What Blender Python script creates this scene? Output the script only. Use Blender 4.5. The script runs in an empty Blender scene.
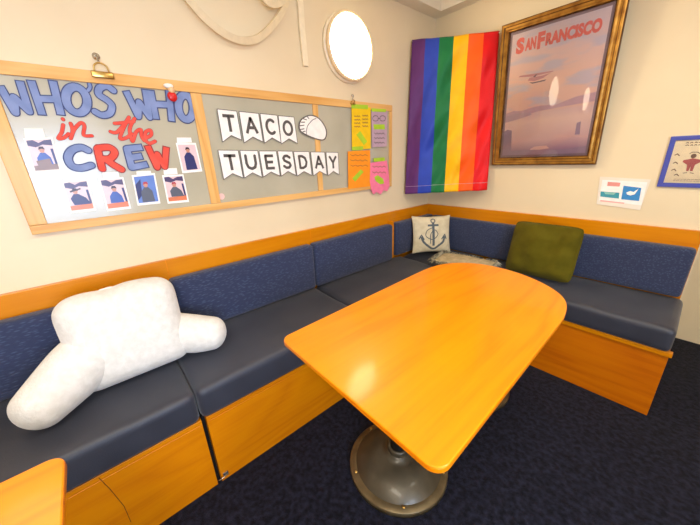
import bpy, bmesh, math, random
from mathutils import Vector, Matrix, noise

random.seed(7)
S = bpy.context.scene
COL = S.collection

# ------------------------------------------------------------------ camera
CAM = Vector((1.6247, -2.3658, 1.3596))
FW = Vector((-0.71612649, 0.61405368, -0.3318146))
RT = Vector((0.6606437, 0.74971746, -0.03838798))
UP = Vector((-0.22519492, 0.24670188, 0.94256323))
FPX = 298.342
cd = bpy.data.cameras.new('camera')
cam = bpy.data.objects.new('camera', cd)
COL.objects.link(cam)
cd.sensor_width = 36.0
cd.lens = FPX / 700 * 36
cd.clip_start = 0.02
M = Matrix((RT, UP, -FW)).transposed().to_4x4()
M.translation = CAM
cam.matrix_world = M
S.camera = cam


def ray(px, py):
    return FW + RT * ((px - 350) / FPX) - UP * ((py - 262.5) / FPX)


def at(px, py, axis, v):
    """photo pixel -> the point where it meets the plane axis = v"""
    d = ray(px, py)
    return CAM + d * ((v - CAM[axis]) / d[axis])


def on(px, py, p0, n):
    d = ray(px, py)
    return CAM + d * ((p0 - CAM).dot(n) / d.dot(n))


# ------------------------------------------------------------------ world, light, exposure
w = bpy.data.worlds.new('world')
S.world = w
w.use_nodes = True
w.node_tree.nodes['Background'].inputs[0].default_value = (0.75, 0.86, 1.0, 1)
w.node_tree.nodes['Background'].inputs[1].default_value = 1.0


def area(name, loc, size, energy, col, rot=(0, 0, 0), sy=None):
    l = bpy.data.lights.new(name, 'AREA')
    l.energy = energy
    l.color = col
    l.size = size
    if sy:
        l.shape = 'RECTANGLE'
        l.size_y = sy
    o = bpy.data.objects.new(name, l)
    o.location = loc
    o.rotation_euler = rot
    COL.objects.link(o)
    return o


WARM = (1.0, 0.94, 0.83)
area('added_ceiling_area', (2.05, -3.0, 2.27), 1.1, 22, WARM, sy=0.5)  # unseen source, added as warm overhead light
area('added_ceiling_area', (1.85, -1.35, 2.27), 1.0, 12, WARM, sy=0.35)  # second unseen source, added above the table
S.view_settings.view_transform = 'Standard'
S.view_settings.look = 'None'
S.view_settings.gamma = 1
S.view_settings.use_curve_mapping = False
S.view_settings.exposure = 0.62


# ------------------------------------------------------------------ materials
def lin(c):
    return tuple(((x / 255) / 12.92 if x / 255 <= 0.04045 else ((x / 255 + 0.055) / 1.055) ** 2.4) for x in c) + (1,)


def base_mat(name, rough=0.6, spec=0.5, coat=0.0, coat_rough=0.05, sheen=0.0):
    m = bpy.data.materials.new(name)
    m.use_nodes = True
    b = m.node_tree.nodes['Principled BSDF']
    b.inputs['Roughness'].default_value = rough
    b.inputs['Specular IOR Level'].default_value = spec
    b.inputs['Coat Weight'].default_value = coat
    b.inputs['Coat Roughness'].default_value = coat_rough
    b.inputs['Sheen Weight'].default_value = sheen
    return m, m.node_tree.nodes, m.node_tree.links, b


def noisy(name, c1, c2, scale=8, stretch=(1, 1, 1), detail=4, lo=0.35, hi=0.65, rough=0.6, spec=0.4, bump=0.0,
          bscale=None, coat=0.0, sheen=0.0, metal=0.0, coat_rough=0.05, bdist=0.004):
    m, N, L, b = base_mat(name, rough, spec, coat, coat_rough, sheen)
    b.inputs['Metallic'].default_value = metal
    tc = N.new('ShaderNodeTexCoord')
    mp = N.new('ShaderNodeMapping')
    mp.inputs['Scale'].default_value = stretch
    L.new(tc.outputs['Object'], mp.inputs[0])
    nz = N.new('ShaderNodeTexNoise')
    nz.inputs['Scale'].default_value = scale
    nz.inputs['Detail'].default_value = detail
    L.new(mp.outputs[0], nz.inputs[0])
    cr = N.new('ShaderNodeValToRGB')
    cr.color_ramp.elements[0].position = lo
    cr.color_ramp.elements[0].color = lin(c1)
    cr.color_ramp.elements[1].position = hi
    cr.color_ramp.elements[1].color = lin(c2)
    L.new(nz.outputs[0], cr.inputs[0])
    L.new(cr.outputs[0], b.inputs['Base Color'])
    if bump:
        n2 = N.new('ShaderNodeTexNoise')
        n2.inputs['Scale'].default_value = bscale or scale
        n2.inputs['Detail'].default_value = 5
        L.new(tc.outputs['Object'], n2.inputs[0])
        bp = N.new('ShaderNodeBump')
        bp.inputs['Strength'].default_value = bump
        bp.inputs['Distance'].default_value = bdist
        L.new(n2.outputs[0], bp.inputs['Height'])
        L.new(bp.outputs[0], b.inputs['Normal'])
    return m


def plain(name, c, rough=0.6, spec=0.4, **k):
    c2 = tuple(min(255, x * 1.04) for x in c)
    return noisy(name, c, c2, scale=30, rough=rough, spec=spec, **k)


def wood(name, c_dark, c_mid, c_light, axis, rough=0.3, coat=0.5, fine=60, ring=3.0):
    """grain running along the given axis: wavy cathedral figure plus fine streaks"""
    m, N, L, b = base_mat(name, rough, 0.3, coat, 0.12)
    tc = N.new('ShaderNodeTexCoord')
    st = [1.0, 1.0, 1.0]
    st[axis] = 0.16
    mp = N.new('ShaderNodeMapping')
    mp.inputs['Scale'].default_value = st
    L.new(tc.outputs['Object'], mp.inputs[0])
    big = N.new('ShaderNodeTexNoise')
    big.inputs['Scale'].default_value = ring
    big.inputs['Detail'].default_value = 2
    big.inputs['Distortion'].default_value = 0.6
    L.new(mp.outputs[0], big.inputs[0])
    mul = N.new('ShaderNodeMath')
    mul.operation = 'MULTIPLY'
    mul.inputs[1].default_value = 9.0
    L.new(big.outputs[0], mul.inputs[0])
    fr = N.new('ShaderNodeMath')
    fr.operation = 'PINGPONG'
    fr.inputs[1].default_value = 0.5
    L.new(mul.outputs[0], fr.inputs[0])
    st2 = [1.0, 1.0, 1.0]
    st2[axis] = 0.04
    mp2 = N.new('ShaderNodeMapping')
    mp2.inputs['Scale'].default_value = st2
    L.new(tc.outputs['Object'], mp2.inputs[0])
    fn = N.new('ShaderNodeTexNoise')
    fn.inputs['Scale'].default_value = fine
    fn.inputs['Detail'].default_value = 4
    L.new(mp2.outputs[0], fn.inputs[0])
    ad = N.new('ShaderNodeMath')
    ad.operation = 'ADD'
    L.new(fr.outputs[0], ad.inputs[0])
    L.new(fn.outputs[0], ad.inputs[1])
    cr = N.new('ShaderNodeValToRGB')
    e = cr.color_ramp.elements
    e[0].position = 0.42
    e[0].color = lin(c_dark)
    e[1].position = 1.0
    e[1].color = lin(c_light)
    k = e.new(0.62)
    k.color = lin(c_mid)
    L.new(ad.outputs[0], cr.inputs[0])
    L.new(cr.outputs[0], b.inputs['Base Color'])
    return m


def weave(name, base, thread, rough=0.85, k=88):
    """backrest cloth: dark blue with short diagonal lighter flecks"""
    m, N, L, b = base_mat(name, rough, 0.25, 0, 0.05, 0.25)
    tc = N.new('ShaderNodeTexCoord')
    mp = N.new('ShaderNodeMapping')
    mp.inputs['Rotation'].default_value = (math.radians(32), math.radians(32), 0)
    mp.inputs['Scale'].default_value = (1.0, 0.45, 1.7)
    L.new(tc.outputs['Object'], mp.inputs[0])
    vo = N.new('ShaderNodeTexVoronoi')
    vo.inputs['Scale'].default_value = k
    L.new(mp.outputs[0], vo.inputs[0])
    cr = N.new('ShaderNodeValToRGB')
    cr.color_ramp.elements[0].position = 0.14
    cr.color_ramp.elements[0].color = lin(thread)
    cr.color_ramp.elements[1].position = 0.42
    cr.color_ramp.elements[1].color = lin(base)
    L.new(vo.outputs['Distance'], cr.inputs[0])
    L.new(cr.outputs[0], b.inputs['Base Color'])
    bp = N.new('ShaderNodeBump')
    bp.inputs['Strength'].default_value = 0.5
    bp.inputs['Distance'].default_value = 0.003
    L.new(vo.outputs['Distance'], bp.inputs['Height'])
    L.new(bp.outputs[0], b.inputs['Normal'])
    return m


def glow(name, c, s):
    m, N, L, b = base_mat(name)
    b.inputs['Base Color'].default_value = lin(c)
    b.inputs['Emission Color'].default_value = lin(c)
    b.inputs['Emission Strength'].default_value = s
    return m


def clear(name, tint=(1, 1, 1, 1), rough=0.02):
    m = bpy.data.materials.new(name)
    m.use_nodes = True
    N, L = m.node_tree.nodes, m.node_tree.links
    for n in list(N):
        if n.type != 'OUTPUT_MATERIAL':
            N.remove(n)
    out = N['Material Output']
    t = N.new('ShaderNodeBsdfTransparent')
    t.inputs[0].default_value = tint
    g = N.new('ShaderNodeBsdfGlossy')
    g.inputs['Roughness'].default_value = rough
    f = N.new('ShaderNodeFresnel')
    f.inputs[0].default_value = 1.5
    mx = N.new('ShaderNodeMixShader')
    L.new(f.outputs[0], mx.inputs[0])
    L.new(t.outputs[0], mx.inputs[1])
    L.new(g.outputs[0], mx.inputs[2])
    L.new(mx.outputs[0], out.inputs[0])
    return m


WALL = noisy('painted_wall', (230, 212, 175), (235, 218, 182), scale=2.2, rough=0.42, spec=0.4, bump=0.05, bscale=60)
CEIL = noisy('ceiling_paint', (232, 222, 198), (238, 229, 206), scale=3, rough=0.6)
CARPET = noisy('navy_carpet', (11, 11, 20), (33, 34, 50), scale=48, detail=8, lo=0.36, hi=0.68, rough=0.95, spec=0.15,
               bump=0.8, bscale=240, sheen=0.05)
TABLEW = wood('table_veneer', (238, 130, 0), (243, 139, 0), (246, 146, 0), 1, rough=0.36, coat=0.22)
TABLEE = wood('table_edge', (216, 116, 0), (226, 126, 0), (232, 136, 2), 1, rough=0.35, coat=0.4)
RAILY = wood('rail_wood', (204, 120, 0), (210, 127, 0), (216, 134, 0), 1, rough=0.35, coat=0.3)
RAILX = wood('rail_wood_cross', (204, 120, 0), (210, 127, 0), (216, 134, 0), 0, rough=0.35, coat=0.3)
BASEY = wood('bench_panel_wood', (200, 112, 0), (207, 120, 0), (213, 128, 0), 1, rough=0.4, coat=0.25)
BASEX = wood('bench_panel_wood_cross', (186, 94, 0), (196, 103, 0), (203, 111, 0), 0, rough=0.4, coat=0.25)
PINEY = wood('pine_frame', (214, 158, 84), (224, 172, 98), (234, 186, 114), 1, rough=0.45, coat=0.15)
PINEZ = wood('pine_frame_upright', (214, 158, 84), (224, 172, 98), (234, 186, 114), 2, rough=0.45, coat=0.15)
BACKC = weave('backrest_cloth', (46, 54, 82), (70, 80, 108))
SEATC = noisy('seat_cloth', (34, 37, 50), (43, 46, 59), scale=7, rough=0.5, spec=0.6, bump=0.25, bscale=300, sheen=0.2)
BOARD = noisy('noticeboard_surface', (176, 172, 150), (186, 182, 160), scale=4, rough=0.22, spec=0.6, coat=0.22, coat_rough=0.2)
CREAM = plain('cream_plastic', (236, 224, 196), rough=0.4)
PLUSH = noisy('white_plush', (220, 216, 208), (232, 228, 221), scale=40, rough=0.95, spec=0.1, bump=0.55, bscale=140,
              sheen=0.35)
GREEN = noisy('olive_cloth', (82, 74, 12), (92, 84, 18), scale=14, rough=0.95, spec=0.1, bump=0.3, bscale=200, sheen=0.05)
CANVAS = noisy('canvas_cloth', (206, 192, 158), (222, 210, 178), scale=24, rough=0.9, bump=0.3, bscale=200)
INK = plain('charcoal_ink', (88, 96, 102), rough=0.9)
METAL = noisy('bronze_grey_metal', (62, 56, 42), (80, 72, 56), scale=9, rough=0.42, spec=0.5, metal=0.35, coat=0.12)
RIMM = noisy('worn_metal_rim', (96, 82, 56), (122, 106, 76), scale=14, rough=0.4, metal=0.6)
DARK = plain('dark_metal', (34, 34, 34), rough=0.3, metal=0.6)
BLACK = plain('black_gap', (14, 12, 10), rough=0.9)
BRASS = noisy('brass', (176, 138, 70), (205, 170, 100), scale=20, rough=0.28, metal=0.9)
STEEL = noisy('steel', (190, 186, 176), (214, 210, 200), scale=20, rough=0.25, metal=0.9)
PAPER = plain('white_paper', (244, 242, 236), rough=0.7)
BLUEP = noisy('blue_card', (118, 138, 184), (134, 152, 196), scale=18, rough=0.75)
OUTL = plain('navy_outline', (72, 82, 124), rough=0.8)
REDP = noisy('red_card', (226, 74, 60), (240, 90, 74), scale=18, rough=0.75)
REDO = plain('dark_red_outline', (150, 60, 60), rough=0.8)
GREYINK = plain('grey_ink', (88, 84, 80), rough=0.8)


# ------------------------------------------------------------------ mesh helpers
def mesh_obj(name, bm, mats, parent=None, smooth=False, loc=None, mw=None):
    me = bpy.data.meshes.new(name)
    bmesh.ops.recalc_face_normals(bm, faces=bm.faces)
    bm.to_mesh(me)
    bm.free()
    if not isinstance(mats, (list, tuple)):
        mats = [mats]
    for m in mats:
        me.materials.append(m)
    if smooth:
        for p in me.polygons:
            p.use_smooth = True
    o = bpy.data.objects.new(name, me)
    COL.objects.link(o)
    if parent:
        o.parent = parent
    if loc is not None:
        o.location = loc
    if mw is not None:
        o.matrix_world = mw
    return o


def raw_obj(name, verts, faces, mats, parent=None, smooth=False, fm=None):
    me = bpy.data.meshes.new(name)
    me.from_pydata([tuple(v) for v in verts], [], faces)
    if not isinstance(mats, (list, tuple)):
        mats = [mats]
    for m in mats:
        me.materials.append(m)
    if fm:
        for p, i in zip(me.polygons, fm):
            p.material_index = i
    if smooth:
        for p in me.polygons:
            p.use_smooth = True
    me.update()
    o = bpy.data.objects.new(name, me)
    COL.objects.link(o)
    if parent:
        o.parent = parent
    return o


def tag(o, label, cat=None, group=None):
    o['label'] = label
    if cat:
        o['category'] = cat
    if group:
        o['group'] = group
    return o


def empty(name, label, cat, loc=(0, 0, 0), group=None, rot=(0, 0, 0)):
    o = bpy.data.objects.new(name, None)
    o.empty_display_size = 0.05
    o.location = loc
    o.rotation_euler = rot
    COL.objects.link(o)
    return tag(o, label, cat, group)


def struct(o):
    o['kind'] = 'structure'
    return o


def add_box(bm, x0, x1, y0, y1, z0, z1, bev=0.0, seg=2, mat=0):
    r = bmesh.ops.create_cube(bm, size=1)
    for v in r['verts']:
        v.co = Vector(((x0 + x1) / 2 + v.co.x * (x1 - x0), (y0 + y1) / 2 + v.co.y * (y1 - y0),
                       (z0 + z1) / 2 + v.co.z * (z1 - z0)))
    fs = set(f for v in r['verts'] for f in v.link_faces)
    for f in fs:
        f.material_index = mat
    if bev:
        es = list(set(e for v in r['verts'] for e in v.link_edges))
        bmesh.ops.bevel(bm, geom=es, offset=bev, segments=seg, profile=0.5, affect='EDGES')


def box(name, x0, x1, y0, y1, z0, z1, mat, parent=None, bev=0.0, seg=2):
    bm = bmesh.new()
    c = Vector(((x0 + x1) / 2, (y0 + y1) / 2, z0)) if parent is None else Vector((0, 0, 0))
    add_box(bm, x0 - c.x, x1 - c.x, y0 - c.y, y1 - c.y, z0 - c.z, z1 - c.z, bev, seg)
    return mesh_obj(name, bm, mat, parent, loc=c)


def lathe(bm, prof, n=48, mtx=None, mat=0):
    """profile [(r, z)] turned about z"""
    rings = []
    for r, z in prof:
        if r < 1e-6:
            rings.append([bm.verts.new((0, 0, z))])
        else:
            rings.append([bm.verts.new((r * math.cos(2 * math.pi * i / n), r * math.sin(2 * math.pi * i / n), z))
                          for i in range(n)])
    if mtx:
        for rg in rings:
            for v in rg:
                v.co = mtx @ v.co
    for a, b in zip(rings, rings[1:]):
        for i in range(n):
            j = (i + 1) % n
            if len(a) == 1 and len(b) == 1:
                continue
            if len(a) == 1:
                f = bm.faces.new((a[0], b[i], b[j]))
            elif len(b) == 1:
                f = bm.faces.new((a[i], b[0], a[j]))
            else:
                f = bm.faces.new((a[i], b[i], b[j], a[j]))
            f.material_index = mat


def tube(bm, pts, r, n=10):
    pts = [Vector(p) for p in pts]
    rings = []
    prev = None
    for i, p in enumerate(pts):
        t = (pts[min(i + 1, len(pts) - 1)] - pts[max(i - 1, 0)]).normalized()
        a = prev if prev else (Vector((0, 0, 1)) if abs(t.z) < 0.9 else Vector((1, 0, 0)))
        u = (a - t * a.dot(t)).normalized()
        prev = u
        v = t.cross(u)
        rr = r[i] if isinstance(r, (list, tuple)) else r
        rings.append([bm.verts.new(p + (u * math.cos(2 * math.pi * k / n) + v * math.sin(2 * math.pi * k / n)) * rr)
                      for k in range(n)])
    for a, b in zip(rings, rings[1:]):
        for i in range(n):
            bm.faces.new((a[i], a[(i + 1) % n], b[(i + 1) % n], b[i]))
    bm.faces.new(rings[0][::-1])
    bm.faces.new(rings[-1])


def catmull(pts, n=6, closed=False):
    pts = [Vector(p) for p in pts]
    if len(pts) < 3:
        return pts
    out = []
    m = len(pts)
    rng = range(m) if closed else range(m - 1)
    for i in rng:
        p0 = pts[(i - 1) % m] if closed or i > 0 else pts[0]
        p1 = pts[i]
        p2 = pts[(i + 1) % m]
        p3 = pts[(i + 2) % m] if closed or i + 2 < m else pts[-1]
        for k in range(n):
            t = k / n
            out.append(0.5 * ((2 * p1) + (p2 - p0) * t + (2 * p0 - 5 * p1 + 4 * p2 - p3) * t * t
                              + (3 * p1 - p0 - 3 * p2 + p3) * t ** 3))
    if not closed:
        out.append(pts[-1])
    else:
        out.append(out[0])
    return out


def cushion_bm(sx, sy, sz, r, crown=(0, 0, 0), n=(14, 14, 6), wob=0.0, seed=0):
    """soft box centred on the origin: rounded edges, faces swelling by crown"""
    bm = bmesh.new()
    h = Vector((sx / 2, sy / 2, sz / 2))

    def grid(ax, sgn):
        a, b = [i for i in range(3) if i != ax]
        na, nb = n[a], n[b]
        g = []
        for i in range(na + 1):
            row = []
            for j in range(nb + 1):
                c = [0, 0, 0]
                ta = -1 + 2 * i / na
                tb = -1 + 2 * j / nb
                c[ax] = sgn * h[ax]
                c[a] = math.sin(ta * math.pi / 2) * h[a] if na > 3 else ta * h[a]
                c[b] = math.sin(tb * math.pi / 2) * h[b] if nb > 3 else tb * h[b]
                p = Vector(c)
                q = Vector([max(-(h[k] - r), min(h[k] - r, p[k])) for k in range(3)])
                d = p - q
                if d.length > 1e-9:
                    d = d.normalized() * r
                p2 = q + d
                u = [p2[k] / h[k] for k in range(3)]
                out = p2.copy()
                for k in range(3):
                    o1, o2 = [m for m in range(3) if m != k]
                    f = (1 - abs(u[o1]) ** 3) * (1 - abs(u[o2]) ** 3)
                    if k == 2 and u[k] < 0 and crown[1] == 0:
                        continue      # a seat cushion lies flat on its base
                    out[k] += crown[k] * f * u[k]
                if wob:
                    out += Vector((0, 0, max(0, u[2]))) * wob * (noise.noise(p2 * 7 + Vector((seed, 0, 0))))
                row.append(bm.verts.new(out))
            g.append(row)
        for i in range(na):
            for j in range(nb):
                bm.faces.new((g[i][j], g[i + 1][j], g[i + 1][j + 1], g[i][j + 1]))

    for ax in range(3):
        for s in (-1, 1):
            grid(ax, s)
    bmesh.ops.remove_doubles(bm, verts=bm.verts, dist=1e-5)
    return bm


def prism(bm, pts, up, mat=0):
    """closed polygon (3d points) pushed out along up"""
    a = [bm.verts.new(p) for p in pts]
    b = [bm.verts.new(Vector(p) + up) for p in pts]
    n = len(a)
    fs = [bm.faces.new(a[::-1]), bm.faces.new(b)]
    for i in range(n):
        fs.append(bm.faces.new((a[i], a[(i + 1) % n], b[(i + 1) % n], b[i])))
    for f in fs:
        f.material_index = mat


def stroke(bm, pts, wid, up, mat=0, n=12, square=False, ext=0.0):
    """flat pen stroke of width wid along 3d points lying on a plane with normal up"""
    pts = [Vector(p) for p in pts]
    nn = up.normalized()
    k0 = len(bm.faces) // 10
    if square:
        pts[0] = pts[0] + (pts[0] - pts[1]).normalized() * ext
        pts[-1] = pts[-1] + (pts[-1] - pts[-2]).normalized() * ext
    step = nn * 4e-6
    for p, q in zip(pts, pts[1:]):
        t = q - p
        if t.length < 1e-6:
            continue
        s = t.normalized().cross(nn) * wid / 2
        k0 += 1
        prism(bm, [p + s + step * k0, q + s + step * k0, q - s + step * k0, p - s + step * k0], up, mat)
    a = nn.orthogonal().normalized()
    b = nn.cross(a)
    for p in (pts[1:-1] if square else pts):
        k0 += 1
        prism(bm, [p + step * k0 + (a * math.cos(2 * math.pi * k / n) + b * math.sin(2 * math.pi * k / n)) * wid / 2
                   for k in range(n)], up, mat)


def text_bm(body, bold=0.0):
    """unit-box letters from the built-in font: returns bmesh scaled to 0..1 x 0..1, flat, facing +z"""
    cu = bpy.data.curves.new('t', 'FONT')
    cu.body = body
    cu.offset = bold
    cu.extrude = 0
    cu.resolution_u = 3
    o = bpy.data.objects.new('t', cu)
    COL.objects.link(o)
    dg = bpy.context.evaluated_depsgraph_get()
    dg.update()
    me = bpy.data.meshes.new_from_object(o.evaluated_get(dg))
    bpy.data.objects.remove(o)
    bpy.data.curves.remove(cu)
    bm = bmesh.new()
    bm.from_mesh(me)
    bpy.data.meshes.remove(me)
    xs = [v.co.x for v in bm.verts]
    ys = [v.co.y for v in bm.verts]
    x0, x1, y0, y1 = min(xs), max(xs), min(ys), max(ys)
    for v in bm.verts:
        v.co = Vector(((v.co.x - x0) / (x1 - x0), (v.co.y - y0) / (y1 - y0), 0))
    return bm


def text_on(name, body, quad, up, mat, parent, bold=0.02, lift=0.0006):
    """letters stretched over a quad BL, BR, TR, TL in the parent's space"""
    bm = text_bm(body, bold)
    BL, BR, TR, TL = [Vector(q) for q in quad]
    for v in bm.verts:
        u, t = v.co.x, v.co.y
        v.co = (BL * (1 - u) + BR * u) * (1 - t) + (TL * (1 - u) + TR * u) * t + up.normalized() * lift
    return mesh_obj(name, bm, mat, parent)


def blob(name, shapes, voxel, mat, parent=None, smooth_iter=6):
    """several solid pieces fused into one smooth skin"""
    bm = bmesh.new()
    for f in shapes:
        f(bm)
    me = bpy.data.meshes.new('tmp')
    bm.to_mesh(me)
    bm.free()
    o = bpy.data.objects.new('tmp', me)
    COL.objects.link(o)
    r = o.modifiers.new('r', 'REMESH')
    r.mode = 'VOXEL'
    r.voxel_size = voxel
    s = o.modifiers.new('s', 'SMOOTH')
    s.factor = 0.6
    s.iterations = smooth_iter
    dg = bpy.context.evaluated_depsgraph_get()
    dg.update()
    m2 = bpy.data.meshes.new_from_object(o.evaluated_get(dg))
    bpy.data.objects.remove(o)
    m2.name = name
    m2.materials.clear()
    m2.materials.append(mat)
    for p in m2.polygons:
        p.use_smooth = True
    o2 = bpy.data.objects.new(name, m2)
    COL.objects.link(o2)
    if parent:
        o2.parent = parent
    return o2


# ------------------------------------------------------------------ the room
XR, YN, ZC = 3.2, -5.0, 2.335     # far sides of the room, ceiling height
struct(box('floor', -0.1, XR + 0.1, YN - 0.1, 0.8, -0.08, 0, CARPET))
struct(box('wall_left', -0.12, 0, YN, 0.0, 0, 2.6, WALL))
struct(box('wall_right', -0.12, 1.70, 0, 0.10, 0, 2.6, WALL))
struct(box('wall_recess_side', 1.60, 1.70, 0.10, 0.683, 0, 2.6, WALL))
struct(box('wall_recess', 1.60, XR, 0.683, 0.78, 0, 2.6, WALL))
struct(box('wall_near', -0.12, XR + 0.1, YN - 0.1, YN, 0, 2.6, WALL))
# wall opposite, with an opening for the unseen window added for the noticeboard glare
bm = bmesh.new()
WY0, WY1, WZ0, WZ1 = -3.25, -2.05, 0.78, 1.70
add_box(bm, XR, XR + 0.1, YN, WY0, 0, 2.6)
add_box(bm, XR, XR + 0.1, WY1, 0.78, 0, 2.6)
add_box(bm, XR, XR + 0.1, WY0, WY1, 0, WZ0)
add_box(bm, XR, XR + 0.1, WY0, WY1, WZ1, 2.6)
struct(mesh_obj('wall_opposite', bm, WALL))
wf = bmesh.new()
for a in ((WY0, WY1, WZ0 - .04, WZ0), (WY0, WY1, WZ1, WZ1 + .04), (WY0 - .04, WY0, WZ0 - .04, WZ1 + .04),
          (WY1, WY1 + .04, WZ0 - .04, WZ1 + .04), ((WY0 + WY1) / 2 - .015, (WY0 + WY1) / 2 + .015, WZ0, WZ1)):
    add_box(wf, XR - 0.02, XR, a[0], a[1], a[2], a[3])
win = struct(mesh_obj('added_window_1', wf, CREAM))
raw_obj('pane', [(XR + .05, WY0, WZ0), (XR + .05, WY1, WZ0), (XR + .05, WY1, WZ1), (XR + .05, WY0, WZ1)],
        [(0, 1, 2, 3)], glow('added_daylight_pane', (200, 221, 255), 12.5), win)  # glowing pane added to throw cool glare on the noticeboard
# ceiling: a border band round a raised panel
bm = bmesh.new()
CX0, CY1 = 0.10, -0.093
add_box(bm, -0.12, CX0, YN, 0.78, ZC, ZC + .3)
add_box(bm, CX0, XR, CY1, 0.78, ZC, ZC + .3)
add_box(bm, XR - 0.1, XR + .1, YN, 0.78, ZC, ZC + .3)
add_box(bm, CX0, XR, YN, YN + .1, ZC, ZC + .3)
add_box(bm, CX0, XR, YN, 0.5, ZC + .12, ZC + .3)
struct(mesh_obj('ceiling', bm, CEIL))

# wooden rail round the top of the seating, one board per wall
bm = bmesh.new()
add_box(bm, 0.0, 0.022, -4.2, 0.0, 0.50, 0.931, 0.002)
struct(mesh_obj('trim_1', bm, RAILY))
bm = bmesh.new()
add_box(bm, 0.022, 1.695, -0.022, 0.0, 0.50, 0.931, 0.002)
struct(mesh_obj('trim_2', bm, RAILX))
for y in (-2.15, -1.32):
    struct(box('trim_3', 0.0222, 0.0228, y - .0015, y + .0008, 0.845, 0.931, TABLEE))


# ------------------------------------------------------------------ benches
def bench_left(y0, y1, label):
    r = empty('bench_base', label, 'bench', (0.25, (y0 + y1) / 2, 0), 'wooden bench bases')
    oy = (y0 + y1) / 2
    L = (y1 - y0) / 2
    box('front_panel', 0.232, 0.25, -L, L, 0.001, 0.352, BASEY, r, 0.002)
    box('top_board', -0.248, 0.25, -L, L, 0.353, 0.374, BASEY, r, 0.002)
    for s in (-1, 1):
        box('end_panel', -0.24, 0.231, min(s * L, s * (L - .016)), max(s * L, s * (L - .016)), 0.001, 0.352, BASEY, r)
    return r


b1 = bench_left(-4.2, -2.232, 'orange wood bench base under the white plush bedrest, nearest the picture edge')
b2 = bench_left(-2.214, -0.42, 'orange wood bench base on the left wall beside the big table')
# black filler stands in for the shade in the slot between the panels
tag(box('slot_shade_filler', 0.30, 0.47, -2.230, -2.216, 0.001, 0.37, BLACK), 'black filler for the shade in the narrow slot between the two left bench bases', 'filler')
# little latch at the foot of the slot
lt = empty('hook_latch', 'small metal hook latch at the foot of the slot between bench bases', 'latch', (0.5, -2.205, 0.03))
bm = bmesh.new()
add_box(bm, 0.001, 0.004, -0.0, 0.022, -0.008, 0.014, 0.001)
mesh_obj('plate', bm, STEEL, lt)
bm = bmesh.new()
tube(bm, [(0.004, 0.012, 0.004), (0.012, 0.010, 0.006), (0.014, -0.004, 0.004), (0.012, -0.020, 0.002), (0.006, -0.022, -0.002)], 0.002, 8)
mesh_obj('hook', bm, STEEL, lt, True)
# seam scratched down the left panel
raw = bmesh.new()
stroke(raw, [at(99, 478, 0, 0.5005), at(110, 489, 0, 0.5005), at(124, 506, 0, 0.5005), at(131, 522, 0, 0.5005)], 0.0016, Vector((0.0006, 0, 0)))
sc = mesh_obj('panel_crack', raw, BLACK)
sc.parent = b1
sc.matrix_parent_inverse = Matrix.Translation(-b1.location)

rb = empty('bench_base', 'orange wood bench base below the green cushion on the right wall', 'bench', (1.1, -0.2, 0), 'wooden bench bases')
box('front_panel', -0.595, 0.615, -0.204, -0.186, 0.001, 0.374, BASEX, rb, 0.002)
box('end_panel', 0.597, 0.615, -0.185, 0.19, 0.001, 0.374, BASEX, rb, 0.002)
box('top_board', -0.595, 0.60, -0.185, 0.175, 0.375, 0.392, BASEX, rb)
box('front_lip', -0.595, 0.624, -0.214, -0.186, 0.3745, 0.400, RAILX, rb, 0.003)


def cushion(name, x0, x1, y0, y1, z0, z1, r, crown, mat, label, cat, group, n, wob=0.0, seed=0, rise=(0, 0)):
    bm = cushion_bm(x1 - x0, y1 - y0, z1 - z0, r, crown, n, wob, seed)
    for v in bm.verts:      # foam a little higher towards the wall
        if v.co.z > 0:
            k = v.co.z / ((z1 - z0) / 2)
            v.co.z += k * (rise[0] * (0.5 - v.co.x / (x1 - x0)) + rise[1] * (0.5 + v.co.y / (y1 - y0)))
    o = mesh_obj(name, bm, mat, None, True, loc=((x0 + x1) / 2, (y0 + y1) / 2, (z0 + z1) / 2))
    return tag(o, label, cat, group)


G = 'blue seat cushions on the benches'
for y0, y1, lab in ((-4.2, -2.232, 'long blue seat cushion holding the white plush bedrest'),
                    (-2.228, -1.335, 'blue seat cushion over the dark slot, beside the table corner'),
                    (-1.331, -0.425, 'blue seat cushion on the left wall below the wooden divider strip')):
    cushion('seat_cushion', 0.03, 0.515, y0, y1, 0.376, 0.520, 0.028, (0.0, 0, 0.012), SEATC, lab, 'cushion', G, (24, 30, 12), 0.004, y0, (0.022, 0))
cushion('seat_cushion', 0.03, 0.62, -0.421, -0.03, 0.40, 0.520, 0.035, (0, 0, 0.008), SEATC,
        'dark corner seat cushion under the anchor pillow', 'cushion', G, (24, 24, 12), 0.003, 1, (0.0, 0.036))
cushion('seat_cushion', 0.624, 1.712, -0.430, -0.03, 0.402, 0.526, 0.024, (0, 0, 0.010), SEATC,
        'dark blue seat cushion under the green cushion, open end at the right', 'cushion', G, (36, 24, 12), 0.004, 5, (0, 0.03))
# corner cushion support
tag(box('corner_box', 0.03, 0.48, -0.405, -0.03, 0.001, 0.398, BASEY), 'wooden box filling the corner under the corner seat cushion', 'bench')

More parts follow.
